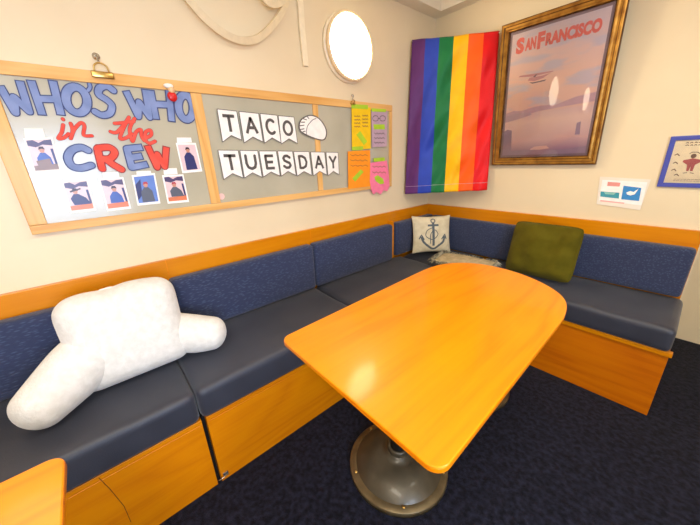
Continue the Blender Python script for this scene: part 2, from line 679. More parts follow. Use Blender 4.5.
GB = 'blue backrest cushions along the rail'
for y0, y1, lab in ((-4.2, -2.175, 'blue patterned backrest cushion behind the white bedrest'),
                    (-2.165, -1.352, 'blue patterned backrest cushion right of the white bedrest, below the TACO TUESDAY banner'),
                    (-1.346, -0.588, 'blue patterned backrest cushion just left of the wooden divider strip')):
    cushion('backrest_cushion', 0.026, 0.098, y0, y1, 0.551, 0.848, 0.022, (0.010, 0, 0), BACKC, lab, 'cushion', GB, (8, 30, 16))
cushion('backrest_cushion', 0.026, 0.098, -0.545, -0.03, 0.572, 0.848, 0.022, (0.008, 0, 0), BACKC,
        'short blue backrest cushion between divider strip and room corner', 'cushion', GB, (8, 20, 16))
cushion('backrest_cushion', 0.104, 0.90, -0.096, -0.026, 0.572, 0.848, 0.022, (0, 0.008, 0), BACKC,
        'blue backrest cushion on the right wall between anchor pillow and green cushion', 'cushion', GB, (30, 8, 16))
cushion('backrest_cushion', 0.905, 1.692, -0.096, -0.026, 0.572, 0.848, 0.022, (0, 0.008, 0), BACKC,
        'blue backrest cushion at the open right-hand end, right of the green cushion', 'cushion', GB, (30, 8, 16))
tag(box('divider_strip', 0.022, 0.075, -0.574, -0.556, 0.560, 0.87, RAILY, bev=0.002),
    'narrow upright wooden strip between two backrest cushions near the corner', 'trim strip')


# ------------------------------------------------------------------ big table
def rounded(pts, radii, n=10):
    out = []
    m = len(pts)
    for i in range(m):
        p, a, b = Vector(pts[i]), Vector(pts[i - 1]), Vector(pts[(i + 1) % m])
        r = radii[i]
        if r == 0:
            out.append(p)
            continue
        u, v = (a - p).normalized(), (b - p).normalized()
        ang = math.acos(max(-1, min(1, u.dot(v))))
        d = r / math.tan(ang / 2)
        c = p + (u + v).normalized() * (r / math.sin(ang / 2))
        s, e = p + u * d, p + v * d
        a0 = math.atan2(s.y - c.y, s.x - c.x)
        a1 = math.atan2(e.y - c.y, e.x - c.x)
        while a1 - a0 > math.pi:
            a1 -= 2 * math.pi
        while a1 - a0 < -math.pi:
            a1 += 2 * math.pi
        for k in range(n + 1):
            t = a0 + (a1 - a0) * k / n
            out.append(Vector((c.x + r * math.cos(t), c.y + r * math.sin(t))))
    return out


def slab(name, outline, z0, z1, mats, parent, edge=0.004):
    bm = bmesh.new()
    loops = []
    cx = sum(p.x for p in outline) / len(outline)
    cy = sum(p.y for p in outline) / len(outline)

    def ring(z, ins):
        vs = []
        m = len(outline)
        for i in range(m):
            t = (outline[(i + 1) % m] - outline[i - 1]).normalized()
            nrm = Vector((t.y, -t.x))
            if nrm.dot(outline[i] - Vector((cx, cy))) < 0:
                nrm = -nrm
            p = outline[i] - nrm * ins
            vs.append(bm.verts.new((p.x, p.y, z)))
        return vs
    for z, ins in ((z0, edge), (z0 + edge, 0), (z1 - edge, 0), (z1 - edge * .3, edge * .3), (z1, edge)):
        loops.append(ring(z, ins))
    m = len(outline)
    for k, (a, b) in enumerate(zip(loops, loops[1:])):
        for i in range(m):
            f = bm.faces.new((a[i], a[(i + 1) % m], b[(i + 1) % m], b[i]))
            f.material_index = 1 if k < 3 else 0
    f = bm.faces.new(loops[-1])
    f = bm.faces.new(loops[0][::-1])
    f.material_index = 1
    return mesh_obj(name, bm, mats, parent)


def pedestal(parent, x, y, h, r):
    bm = bmesh.new()
    mt = Matrix.Translation((x, y, 0))
    lathe(bm, [(0, .001), (r, .001), (r, .022), (r - .003, .025), (r - .03, .028)], 64, mt, 1)
    lathe(bm, [(r - .03, .028), (r - .036, .034), (r - .055, .050), (r - .09, .072), (.08, .084), (.052, .09), (.05, .098),
               (.0, .098)], 64, mt, 0)
    base = mesh_obj('pedestal_base', bm, [METAL, RIMM], parent, True)
    for k in range(5):
        bm = bmesh.new()
        a = 0.5 + k * 2 * math.pi / 5
        lathe(bm, [(0, .0325), (.006, .0325), (.006, .036), (.003, .038), (0, .038)], 12, Matrix.Translation((x + math.cos(a) * (r - .02), y + math.sin(a) * (r - .02), -.001)))
        mesh_obj('screw', bm, BRASS, base)
    bm = bmesh.new()
    lathe(bm, [(.036, .0985), (.036, h - .028)], 32, mt)
    mesh_obj('column', bm, DARK, parent, True)
    bm = bmesh.new()
    lathe(bm, [(.047, .099), (.047, .118), (.042, .124), (.0365, .124)], 32, mt)
    mesh_obj('collar', bm, METAL, parent, True)
    bm = bmesh.new()
    add_box(bm, x - .17, x + .17, y - .17, y + .17, h - .027, h - .001, 0.004)
    mesh_obj('mounting_plate', bm, DARK, parent)


TX, TY = 1.05, -1.35
tb = empty('dining_table', 'large D-shaped orange wood table on round metal pedestals in the middle', 'table', (TX, TY, 0))
x0, x1 = 0.706, 1.398
ol = [(.727, -1.952), (1.409, -1.962), (x1 - .008, -.70), (x0 - .012, -.70)]
arc = []
near = rounded([ol[0], ol[1], (1.393, -1.0), (.694, -1.0)], [.042, .038, 0, 0], 8)
near = [p for p in near if p.y < -1.1]
# far end: flattened rounded end
far = [(1.392, -1.08), (1.378, -.99), (1.350, -.905), (1.295, -.83), (1.205, -.762), (1.100, -.717), (.985, -.700), (.87, -.715),
       (.775, -.775), (.718, -.86), (.696, -.96), (.694, -1.08)]
outline = near[:]
farc = [Vector((p.x, p.y)) for p in catmull([(a, b, 0) for a, b in far], 5)]
# order: near starts at the near-left corner, goes to near-right, then far arc back to the left
outline = near + farc
outline = [Vector((p.x - TX, p.y - TY)) for p in outline]
slab('tabletop', outline, 0.721, 0.740, [TABLEW, TABLEE], tb, 0.004)
pedestal(tb, 0.985 - TX, -1.574 - TY, 0.721, 0.2227)
pedestal(tb, 0.955 - TX, -0.86 - TY, 0.721, 0.2227)

# second table, only its corner in view
T2 = empty('dining_table', 'orange wood table whose rounded corner shows at the bottom left', 'table', (1.13, -3.1, 0))
ol2 = rounded([(.788 - 1.13, -2.545 + 3.1), (1.475 - 1.13, -2.545 + 3.1), (1.475 - 1.13, -3.7 + 3.1), (.788 - 1.13, -3.7 + 3.1)], [.035] * 4, 8)
slab('tabletop', ol2, 0.721, 0.740, [TABLEW, TABLEE], T2, 0.004)
pedestal(T2, 0, -0.05, 0.721, 0.2227)

# ------------------------------------------------------------------ white plush bedrest
bd = empty('bedrest_pillow', 'white plush bedrest pillow with two arms, propped on the left bench', 'pillow', (0.222, -2.365, 0.543))


def body_shape(bm):
    b2 = cushion_bm(0.13, 0.395, 0.385, 0.064, (0.03, 0.0, 0.0), (10, 18, 18))
    rot = Matrix.Translation((0.008, 0.0, 0.196)) @ Matrix.Rotation(math.radians(-13), 4, 'Y')
    for v in b2.verts:
        p = v.co
        # waist, rounded shoulders and a soft dip at the handle
        t = (p.z + .21) / .42
        p.y *= 1.0 - .02 * math.exp(-((t - .45) / .18) ** 2)
        if p.z > 0:
            p.z -= 0.55 * abs(p.y) ** 2 * (p.z / .21)
            p.z -= 0.018 * math.exp(-((p.y + .03) / .045) ** 2) * max(0, p.z / .21) ** 4
        v.co = rot @ p
    me = bpy.data.meshes.new('t')
    b2.to_mesh(me)
    b2.free()
    bm.from_mesh(me)
    bpy.data.meshes.remove(me)


def limb(pts, radii, sq=1.0):
    def f(bm):
        ps = catmull(pts, 5)
        rs = [r.x for r in catmull([(r, 0, 0) for r in radii], 5)]
        m = len(ps)
        # rounded end
        e = ps[-1]
        d = (ps[-1] - ps[-2]).normalized()
        R = rs[-1]
        for k in range(1, 6):
            a = k / 5 * math.pi / 2
            ps.append(e + d * R * 0.75 * math.sin(a))
            rs.append(max(R * math.cos(a), 0.006))
        tube(bm, ps, rs, 20)
    return f


blob('back_pad', [body_shape], 0.009, PLUSH, bd, 5)
blob('arm_pad', [limb([(0.0, -0.10, 0.17), (0.045, -0.175, 0.125), (0.135, -0.285, 0.080)], [0.096, 0.102, 0.078])], 0.008, PLUSH, bd, 5)
blob('arm_pad', [limb([(0.0, 0.14, 0.13), (0.04, 0.215, 0.095), (0.078, 0.29, 0.08)], [0.078, 0.086, 0.076])], 0.008, PLUSH, bd, 5)
bm = bmesh.new()
hp = catmull([(-0.03, -0.06, 0.352), (-0.028, -0.045, 0.368), (-0.026, -0.03, 0.371), (-0.028, -0.01, 0.371), (-0.03, 0.005, 0.358)], 5)
tube(bm, hp, 0.007, 8)
tag(mesh_obj('handle', bm, plain('handle_webbing', (232, 228, 220), rough=0.8), bd, True), 'loop handle on top of the bedrest')


# ------------------------------------------------------------------ loose pillows
def pillow_bm(wd, ht, th, n=22, pinch=0.06, seed=0, wob=0.006, soft=0.0):
    bm = bmesh.new()

    def pos(u, v, s):
        k = (1 - abs(u) ** 2.6) * (1 - abs(v) ** 2.6)
        t = th / 2 * max(0, k) ** 0.55
        e = 1 - pinch * (1 - abs(v) ** 2) * abs(u) ** 3
        g = 1 - pinch * (1 - abs(u) ** 2) * abs(v) ** 3
        q = 1 - soft * abs(u * v) ** 5
        e, g = e * q, g * q
        nz = wob * noise.noise(Vector((u * 1.7 + seed, v * 1.7, s)))
        return Vector((u * wd / 2 * e, v * ht / 2 * g, s * (t + nz * min(1, k * 3))))
    for s in (1, -1):
        g = [[bm.verts.new(pos(math.sin((-1 + 2 * i / n) * math.pi / 2), math.sin((-1 + 2 * j / n) * math.pi / 2), s)) for j in range(n + 1)] for i in range(n + 1)]
        for i in range(n):
            for j in range(n):
                bm.faces.new((g[i][j], g[i + 1][j], g[i + 1][j + 1], g[i][j + 1]))
    bmesh.ops.remove_doubles(bm, verts=bm.verts, dist=2e-4)
    return bm, pos


def frame_from(center, right, up):
    r = right.normalized()
    u = (up - r * up.dot(r)).normalized()
    n = r.cross(u)
    m = Matrix((r, u, n)).transposed().to_4x4()
    m.translation = center
    return m


# anchor pillow in the corner
ap = empty('anchor_pillow', 'small cream throw pillow printed with a grey anchor, in the bench corner', 'pillow')
bm, pos = pillow_bm(0.325, 0.31, 0.09, 22, 0.07, 3)
ap.matrix_world = frame_from(Vector((0.236, -0.272, 0.730)), Vector((0.215, 0.275, -0.005)), Vector((-0.20, 0.16, 1)))
mesh_obj('pillow_body', bm, CANVAS, ap, True)


def printed(bm, pts, wid, posf, wd, ht, lift=0.0016):
    """ink ribbon following the swell of the pillow front; points in -1..1"""
    pts = [Vector((p[0], p[1], 0)) for p in pts]
    fine = []
    for a, b in zip(pts, pts[1:]):
        k = max(2, int((b - a).length / 0.06))
        fine += [a.lerp(b, i / k) for i in range(k)]
    fine.append(pts[-1])
    L, R = [], []
    for i, p in enumerate(fine):
        t = (fine[min(i + 1, len(fine) - 1)] - fine[max(i - 1, 0)]).normalized()
        s = Vector((-t.y, t.x, 0)) * wid
        for lst, q in ((L, p + s), (R, p - s)):
            c = posf(q.x, q.y, 1)
            lst.append(bm.verts.new((c.x, c.y, c.z + lift)))
    for i in range(len(fine) - 1):
        bm.faces.new((L[i], L[i + 1], R[i + 1], R[i]))


bm = bmesh.new()
circ = [(0.03 + 0.10 * math.cos(a * math.pi / 8), 0.72 + 0.11 * math.sin(a * math.pi / 8)) for a in range(17)]
printed(bm, circ, 0.025, pos, .325, .31)
printed(bm, [(0.03, 0.60), (0.04, -0.62)], 0.06, pos, .325, .31)
printed(bm, [(-0.24, 0.47), (0.30, 0.47)], 0.055, pos, .325, .31)
arms = catmull([(-0.58, -0.12, 0), (-0.48, -0.38, 0), (-0.25, -0.62, 0), (0.04, -0.80, 0), (0.33, -0.60, 0), (0.55, -0.40, 0), (0.62, -0.12, 0)], 6)
printed(bm, [(p.x, p.y) for p in arms], 0.055, pos, .325, .31)
printed(bm, [(-0.70, -0.24), (-0.58, -0.02), (-0.44, -0.28)], 0.03, pos, .325, .31)
printed(bm, [(0.46, -0.28), (0.64, -0.02), (0.72, -0.28)], 0.03, pos, .325, .31)
rope = catmull([(0.03, 0.36, 0), (-0.28, 0.20, 0), (-0.34, -0.10, 0), (0.0, -0.28, 0), (0.26, -0.02, 0), (0.10, 0.22, 0), (-0.1, 0.0, 0), (-0.12, -0.5, 0)], 6)
printed(bm, [(p.x, p.y) for p in rope], 0.02, pos, .325, .31, 0.0012)
mesh_obj('anchor_print', bm, INK, ap)

# green cushion leaning on the right backrest
gc = empty('green_cushion', 'plain olive green square cushion leaning on the right backrest', 'cushion')
bm, pos2 = pillow_bm(0.39, 0.345, 0.13, 24, 0.02, 9, 0.035, 0.07)
gc.matrix_world = frame_from(Vector((1.04, -0.215, 0.740)), Vector((1, 0.0, 0.0)), Vector((0.0, 0.28, 1)))
mesh_obj('cushion_body', bm, GREEN, gc, True)
bm = bmesh.new()
edge = []
for k in range(96):
    a = k / 96 * 4
    s = int(a)
    t = -1 + 2 * (a - s)
    u, v = [(t, -1), (1, t), (-t, 1), (-1, -t)][s]
    p = pos2(u, v, 1)
    edge.append(Vector((p.x, p.y, 0)))
tube(bm, edge + edge[:2], 0.0045, 8)
mesh_obj('piping', bm, GREEN, gc, True)

# grey fringed cushion lying flat behind the table
FR = noisy('grey_beige_cloth', (172, 156, 120), (196, 180, 144), scale=30, rough=0.95, bump=0.5, bscale=120)
FRG = noisy('grey_fringe', (118, 120, 106), (190, 182, 156), scale=60, rough=0.95)
fc = empty('fringed_cushion', 'flat grey-beige cushion with ragged fringe on the corner seat behind the table', 'cushion')
bm, pos3 = pillow_bm(0.41, 0.20, 0.066, 20, 0.03, 14, 0.01)
fc.matrix_world = frame_from(Vector((0.582, -0.345, 0.586)), Vector((1, 0.12, 0.0)), Vector((-0.34, 1, 0.05)))
mesh_obj('cushion_body', bm, FR, fc, True)
bm = bmesh.new()
for k in range(150):
    a = k / 150 * 4
    s = int(a)
    t = -1 + 2 * (a - s)
    u, v = [(t, -1), (1, t), (-t, 1), (-1, -t)][s]
    p = pos3(u, v, 1)
    o = Vector((p.x, p.y, 0))
    d = Vector([(0, -1), (1, 0), (0, 1), (-1, 0)][s]).to_3d()
    d = (d + Vector((random.uniform(-.5, .5), random.uniform(-.5, .5), 0))).normalized()
    ln = random.uniform(.026, .050)
    tube(bm, [o - d * .01, o + d * ln * .5 + Vector((0, 0, random.uniform(.004, .024))), o + d * ln + Vector((0, 0, random.uniform(-.008, .01)))], [.004, .0035, .0015], 5)
f = mesh_obj('fringe', bm, FRG, fc, True)
f['kind'] = 'stuff'

# ------------------------------------------------------------------ noticeboard
BX = 0.020            # front face of the board surface
nb = empty('noticeboard', 'long grey noticeboard in a pale pine frame on the left wall', 'noticeboard', (0, -1.54, 1.42))


def rel(o, parent):
    o.parent = parent
    o.matrix_parent_inverse = parent.matrix_world.inverted() if parent.matrix_world != Matrix() else Matrix.Translation(-parent.location)
    return o


def nbox(name, y0, y1, z0, z1, xa, xb, mat, bev=0.002):
    bm = bmesh.new()
    add_box(bm, xa, xb, y0 + 1.54, y1 + 1.54, z0 - 1.42, z1 - 1.42, bev)
    return mesh_obj(name, bm, mat, nb)


nbox('board_panel', -2.53, -0.545, 1.14, 1.695, 0.001, 0.018, BOARD, 0)
nbox('frame_rail', -2.545, -0.532, 1.662, 1.703, 0.001, 0.028, PINEY)
nbox('frame_rail', -2.545, -0.532, 1.133, 1.166, 0.001, 0.028, PINEY)
nbox('frame_stile', -2.545, -2.495, 1.167, 1.661, 0.001, 0.0275, PINEZ)
nbox('frame_stile', -0.560, -0.532, 1.167, 1.661, 0.001, 0.0275, PINEZ)
nbox('divider', -1.895, -1.848, 1.167, 1.661, 0.0175, 0.0265, PINEZ)
nbox('divider', -1.232, -1.195, 1.167, 1.661, 0.0175, 0.0265, PINEZ)
XN = Vector((1, 0, 0))
LX = 0.0200


def L3(px, py, d=0.0):
    return at(px, py, 0, LX + d)


def mscale(px, py):
    a, b, c = L3(px, py), L3(px + 1, py), L3(px, py + 1)
    return ((b - a).length * (c - a).length) ** 0.5


def recentre(o, kids=()):
    """put the origin of a mesh thing at its middle, children following"""
    me = o.data
    c = sum((v.co for v in me.vertices), Vector()) / len(me.vertices)
    for v in me.vertices:
        v.co -= c
    o.location = c
    for k in kids:
        for v in k.data.vertices:
            v.co -= c
        k.parent = o


def cutout(ch, strokes, wpx, fill, line, label, group, sm=True, d=0.0015, edge_px=1.1):
    bmA, bmB = bmesh.new(), bmesh.new()
    for st in strokes:
        x, y = st[0]
        sc = mscale(sum(p[0] for p in st) / len(st), sum(p[1] for p in st) / len(st))
        pts = [L3(px, py, d) for px, py in st]
        ptsb = [L3(px, py, d - 0.001) for px, py in st]
        if sm and len(pts) > 2:
            pts, ptsb = catmull(pts, 5), catmull(ptsb, 5)
        sq = not sm and (pts[0] - pts[-1]).length > 0.01
        stroke(bmA, pts, wpx * sc, XN * 0.0016, square=sq, ext=wpx * sc * .3)
        stroke(bmB, ptsb, (wpx + 2 * edge_px) * sc, XN * 0.0014, square=sq, ext=wpx * sc * .3 + edge_px * sc)
    a = mesh_obj('cutout_letter', bmA, fill)
    b = mesh_obj('outline', bmB, line, a)
    recentre(a, [b])
    return tag(a, label, 'paper letter', group)


def Z1(pts):     # zoom crop [0,50]-, scale 7
    return [(x / 7, 50 + y / 7) for x, y in pts]


def Z2(pts):     # zoom crop [0,50,210,230], scale 2.914
    return [(x / 2.914, 50 + y / 2.914) for x, y in pts]


def ell(cx, cy, rx, ry, rot=0.0, a0=0, a1=360, n=20):
    r = math.radians(rot)
    out = []
    for k in range(n + 1):
        t = math.radians(a0 + (a1 - a0) * k / n)
        x, y = rx * math.cos(t), ry * math.sin(t)
        out.append((cx + x * math.cos(r) - y * math.sin(r), cy + x * math.sin(r) + y * math.cos(r)))
    return out


GL = 'blue and red paper letters on the left third of the board'
NLB = ' on the noticeboard'
cutout('W', [Z1([(8, 268), (108, 440), (98, 330), (205, 432), (142, 232)])], 6.6, BLUEP, OUTL, 'blue paper letter W at the far left' + NLB, GL, False)
cutout('H', [Z1([(222, 230), (292, 440)]), Z1([(372, 232), (424, 440)]), Z1([(262, 342), (398, 345)])], 6.6, BLUEP, OUTL, 'blue paper letter H next to the far left W' + NLB, GL, False)
cutout('O', [Z1(ell(536, 350, 72, 94, -22))], 7.4, BLUEP, OUTL, 'blue paper letter O before the apostrophe, below the brass clip', GL, False)
cutout('apostrophe', [Z1([(626, 238), (630, 262), (616, 284)])], 2.6, BLUEP, OUTL, 'tiny blue paper apostrophe before the S' + NLB, GL)
cutout('S', [Z2([(330, 118), (310, 105), (290, 112), (288, 130), (310, 145), (326, 162), (320, 184), (298, 190), (277, 180)])], 6.0, BLUEP, OUTL, 'blue paper letter S in the top line of the board', GL)
cutout('W', [Z2([(370, 126), (403, 194), (405, 152), (436, 196), (424, 122)])], 5.6, BLUEP, OUTL, 'blue paper letter W starting the second blue word, mid-board', GL, False)
cutout('H', [Z2([(440, 124), (454, 196)]), Z2([(492, 122), (500, 202)]), Z2([(448, 158), (496, 160)])], 5.6, BLUEP, OUTL, 'blue paper letter H behind the red and white clip figure', GL, False)
cutout('O', [Z2(ell(541, 167, 21, 36, -8))], 6.6, BLUEP, OUTL, 'blue paper letter O beside the first wooden divider', GL, False)
cutout('i', [Z2([(184, 218), (180, 240), (170, 258), (186, 256), (200, 244)]), Z2([(183, 201), (184, 203)])], 3.0, REDP, REDO, 'small red script letter i, left of the red n', GL, True, edge_px=.4)
cutout('n', [Z2([(206, 214), (212, 236), (206, 258), (216, 232), (236, 212), (246, 222), (244, 248), (268, 250)])], 3.0, REDP, REDO, 'small red script letter n, right of the red i', GL, True, edge_px=.4)
cutout('t', [Z2([(322, 238), (340, 240), (364, 214), (376, 196), (358, 232), (350, 258), (368, 256), (384, 244)]), Z2([(334, 214), (360, 212), (390, 208)])], 2.9, REDP, REDO, 'small red script letter t in the middle line', GL, True, edge_px=.4)
cutout('h', [Z2([(392, 200), (378, 230), (386, 266), (396, 240), (410, 232), (412, 250), (420, 264)]), ], 2.9, REDP, REDO, 'small red script letter h in the middle line', GL, True, edge_px=.4)
cutout('e', [Z2([(422, 258), (440, 248), (438, 234), (424, 240), (424, 262), (436, 272), (452, 266)])], 2.9, REDP, REDO, 'small red script letter e ending the middle line', GL, True, edge_px=.4)
cutout('C', [Z2([(256, 292), (236, 284), (210, 292), (198, 314), (210, 338), (236, 344), (266, 336)])], 6.6, BLUEP, OUTL, 'blue paper letter C starting the third line', GL)
cutout('R', [Z2([(284, 288), (290, 314), (298, 346)]), Z2([(286, 286), (318, 284), (334, 298), (322, 316), (298, 318)]), Z2([(308, 318), (330, 334), (354, 348)])], 6.0, REDP, REDO, 'red paper letter R after the blue C', GL)
cutout('E', [Z2([(408, 284), (370, 288), (384, 342), (424, 334)]), Z2([(378, 314), (408, 310)])], 5.8, BLUEP, OUTL, 'blue paper letter E between the two red capitals', GL, False)
cutout('W', [Z2([(432, 284), (458, 342), (458, 304), (480, 340), (484, 288)])], 5.2, REDP, REDO, 'red paper letter W ending the third line', GL, False)


# photo prints pinned on the board
def Z3(pts):
    return [(x / 5.25, 120 + y / 5.25) for x, y in pts]


def Z4(pts):
    return [(90 + x / 5.25, 120 + y / 5.25) for x, y in pts]


def quad_pt(q, u, v):   # q: TL TR BR BL ; u right, v down
    return (q[0].lerp(q[1], u)).lerp(q[3].lerp(q[2], u), v)


def flat_poly(bm, pts, mat, lift):
    n = XN
    vs = [bm.verts.new(p + n * lift) for p in pts]
    f = bm.faces.new(vs)
    f.material_index = mat


P_COL = [plain('print_' + k, c, rough=0.3) for k, c in (
    ('pale_pink', (222, 196, 200)), ('dark_purple', (74, 62, 104)), ('orange_floor', (214, 122, 84)), ('blue_shirt', (54, 86, 168)),
    ('dark_blue_coat', (44, 48, 104)), ('skin', (196, 140, 118)), ('dark_hair', (52, 36, 52)), ('grey_shirt', (86, 92, 108)),
    ('sky_blue', (96, 128, 200)), ('red_hat', (178, 60, 76)), ('brown_box', (132, 108, 100)))]
photos = [
    (Z3([(122, 95), (275, 90), (325, 272), (180, 282)]), Z3([(127, 45), (225, 45), (240, 95), (130, 95)]), 3, 6, 10, 0,
     'photo print of a person in blue seated behind a brown box, leftmost on the board', 'person in a blue top seated behind a box'),
    (Z3([(320, 320), (460, 310), (505, 475), (370, 490)]), Z3([(328, 290), (440, 285), (450, 312), (332, 318)]), 4, 6, 2, 0,
     'photo print of a reclining person in a dark hat, first in the bottom row', 'person in dark clothes and wide hat'),
    (Z4([(42, 305), (175, 300), (217, 465), (90, 480)]), Z4([(65, 275), (148, 273), (155, 300), (68, 304)]), 3, 6, 2, 0,
     'photo print of a person in bright blue, second in the bottom row', 'person in a blue jacket'),
    (Z4([(218, 290), (340, 278), (370, 438), (250, 450)]), Z4([(243, 270), (318, 266), (322, 281), (245, 290)]), 7, 9, 8, 8,
     'photo print of a person on a blue background, third in the bottom row', 'person in grey with a rucksack'),
    (Z4([(378, 290), (490, 285), (520, 430), (408, 440)]), Z4([(385, 255), (455, 252), (460, 284), (388, 288)]), 7, 9, 2, 0,
     'photo print of a person with red cap on orange floor, last in the bottom row', 'person in grey with a red cap'),
    (Z4([(450, 120), (555, 120), (590, 270), (485, 280)]), Z4([(455, 92), (530, 92), (535, 118), (457, 120)]), 4, 6, 0, 0,
     'photo print of a standing person in dark blue, right of the red W', 'person standing in dark blue')]
for i, (q, nc, shirt, hair, foot, back, label, plabel) in enumerate(photos):
    q3 = [L3(x, y, 0.0) for x, y in q]
    bm = bmesh.new()
    prism(bm, q3[::-1], XN * 0.0008, 0)
    ph = mesh_obj('photo_print', bm, PAPER)
    bm = bmesh.new()
    qi = [quad_pt(q3, u, v) for u, v in ((.07, .06), (.93, .06), (.93, .92), (.07, .92))]
    flat_poly(bm, qi, back, .0011)
    Q = lambda u, v: quad_pt(qi, u, v)
    if back != 8 and i != 5:
        flat_poly(bm, [Q(0, .02), Q(.25, .0), (Q(.45, .1)), Q(.7, .02), Q(1, 0), Q(1, .2), Q(.6, .16), Q(.3, .24), Q(0, .18)], 1, .0014)
        flat_poly(bm, [Q(.86, .3), Q(.97, .3), Q(1, .85), Q(.9, .8)], 4, .0014)
    if foot != 8:
        flat_poly(bm, [Q(0, .84), Q(1, .80), Q(1, 1), Q(0, 1)], foot, .0014)
    if back == 8:
        flat_poly(bm, [Q(0, .3), Q(.3, .1), Q(.25, .7), Q(.0, .9)], 4, .0014)
    lean = {0: 0, 1: .12, 2: 0, 3: 0, 4: .05, 5: 0}[i]
    top = .42 if i != 5 else .30
    bot = .82 if i not in (5, 3) else .98
    flat_poly(bm, [Q(.40 - lean, top), Q(.60 - lean, top), Q(.78, top + .16), Q(.84 + lean, bot), Q(.20, bot), Q(.22 - lean, top + .16)], shirt, .0017)
    head = [Q(.5 - lean + .11 * math.cos(a * .5236), top - .09 + .10 * math.sin(a * .5236)) for a in range(12)]
    flat_poly(bm, head, 5, .0020)
    flat_poly(bm, [Q(.36 - lean, top - .10), Q(.42 - lean, top - .2), Q(.58 - lean, top - .2), Q(.64 - lean, top - .10), Q(.5 - lean, top - .13)], hair, .0023)
    if i == 0:
        flat_poly(bm, [Q(.15, .68), Q(.72, .62), Q(.78, .9), Q(.2, .94)], 10, .0021)
    if i == 1:
        flat_poly(bm, [Q(.15, .30), Q(.65, .22), Q(.66, .27), Q(.17, .36)], 6, .0025)
    pic = mesh_obj('picture', bm, P_COL, ph)
    bm = bmesh.new()
    n3 = [L3(x, y, 0.0012) for x, y in nc]
    prism(bm, n3[::-1], XN * 0.0006, 0)
    card = mesh_obj('name_card', bm, PAPER, ph)
    recentre(ph, [pic, card])
    tag(ph, label, 'photo', 'photo prints of crew on the board')

# pennant banner
def Z5(pts):
    return [(190 + x / 3.3333, 70 + y / 3.3333) for x, y in pts]


PENC = plain('pennant_card', (240, 238, 232), rough=0.7)
PENE = plain('pennant_edge', (96, 92, 90), rough=0.7)
GLY = {'T': [[(0, 0), (1, 0)], [(.5, 0), (.5, 1)]], 'A': [[(0, 1), (.5, 0)], [(.5, 0), (1, 1)], [(.22, .66), (.78, .66)]],
       'C': [ell(.54, .5, .5, .5, 0, 310, 50, 14)], 'O': [ell(.5, .5, .5, .5, 0, 0, 360, 20)],
       'U': [[(0, 0), (0, .6), (.14, .88), (.5, 1), (.86, .88), (1, .6), (1, 0)]], 'E': [[(.1, 0), (.1, 1)], [(.1, 0), (.9, 0)], [(.1, .5), (.8, .5)], [(.1, 1), (.9, 1)]],
       'S': [[(.92, .14), (.62, 0), (.3, .02), (.1, .2), (.2, .4), (.5, .5), (.82, .6), (.92, .8), (.7, .98), (.35, 1), (.06, .86)]],
       'D': [[(.08, 0), (.08, 1)], [(.08, 0), (.45, 0), (.8, .15), (.95, .5), (.8, .85), (.45, 1), (.08, 1)]],
       'Y': [[(0, 0), (.5, .52)], [(1, 0), (.5, .52)], [(.5, .5), (.5, 1)]]}
rows = [('T', [(90, 130), (155, 137), (172, 232), (108, 238)]), ('A', [(163, 138), (228, 145), (243, 238), (180, 241)]),
        ('C', [(233, 145), (290, 151), (303, 241), (248, 242)]), ('O', [(294, 152), (346, 157), (358, 243), (304, 245)]),
        ('T', [(93, 267), (160, 268), (177, 358), (112, 363)]), ('U', [(166, 268), (225, 269), (240, 356), (181, 358)]),
        ('E', [(230, 270), (287, 270), (300, 352), (244, 355)]), ('S', [(292, 270), (341, 271), (353, 350), (304, 352)]),
        ('D', [(345, 272), (396, 272), (406, 350), (357, 352)]), ('A', [(402, 273), (448, 274), (456, 349), (411, 351)]),
        ('Y', [(453, 274), (493, 275), (497, 348), (460, 351)])]
plab = ['letter T starting the upper row', 'letter A in the upper row', 'letter C in the upper row', 'letter O ending the upper row beside the taco',
        'letter T starting the lower row', 'letter U in the lower row', 'letter E in the lower row', 'letter S in the lower row', 'letter D in the lower row',
        'letter A in the lower row', 'letter Y ending the lower row']
for i, (ch, q) in enumerate(rows):
    q3 = [L3(x, y, 0.008) for x, y in Z5(q)]
    Q = lambda u, v, lift=0.0: quad_pt(q3, u, v) + XN * lift
    bm = bmesh.new()
    prism(bm, [Q(0, 0), Q(0, 1.02), Q(.5, .83), Q(1, 1.02), Q(1, 0)], XN * 0.001)
    pen = mesh_obj('pennant', bm, PENC)
    bm = bmesh.new()
    stroke(bm, [Q(a, b, .0002) for a, b in ((0, 0), (0, 1.02), (.5, .83), (1, 1.02), (1, 0), (0, 0))], 0.0032, XN * 0.0011, n=6)
    ed = mesh_obj('border', bm, PENE, pen)
    b3 = bmesh.new()
    for stp in GLY[ch]:
        stroke(b3, [Q(.25 + .52 * a, .19 + .49 * b, .0014) for a, b in stp], 0.0145, XN * 0.0004, n=10, square=stp[0] != stp[-1] and len(stp) < 4, ext=0.004)
    t = mesh_obj('printed_letter', b3, GREYINK)
    recentre(pen, [ed, t])
    tag(pen, 'white swallowtail pennant with grey ' + plab[i], 'pennant', 'banner pennants with grey letters')

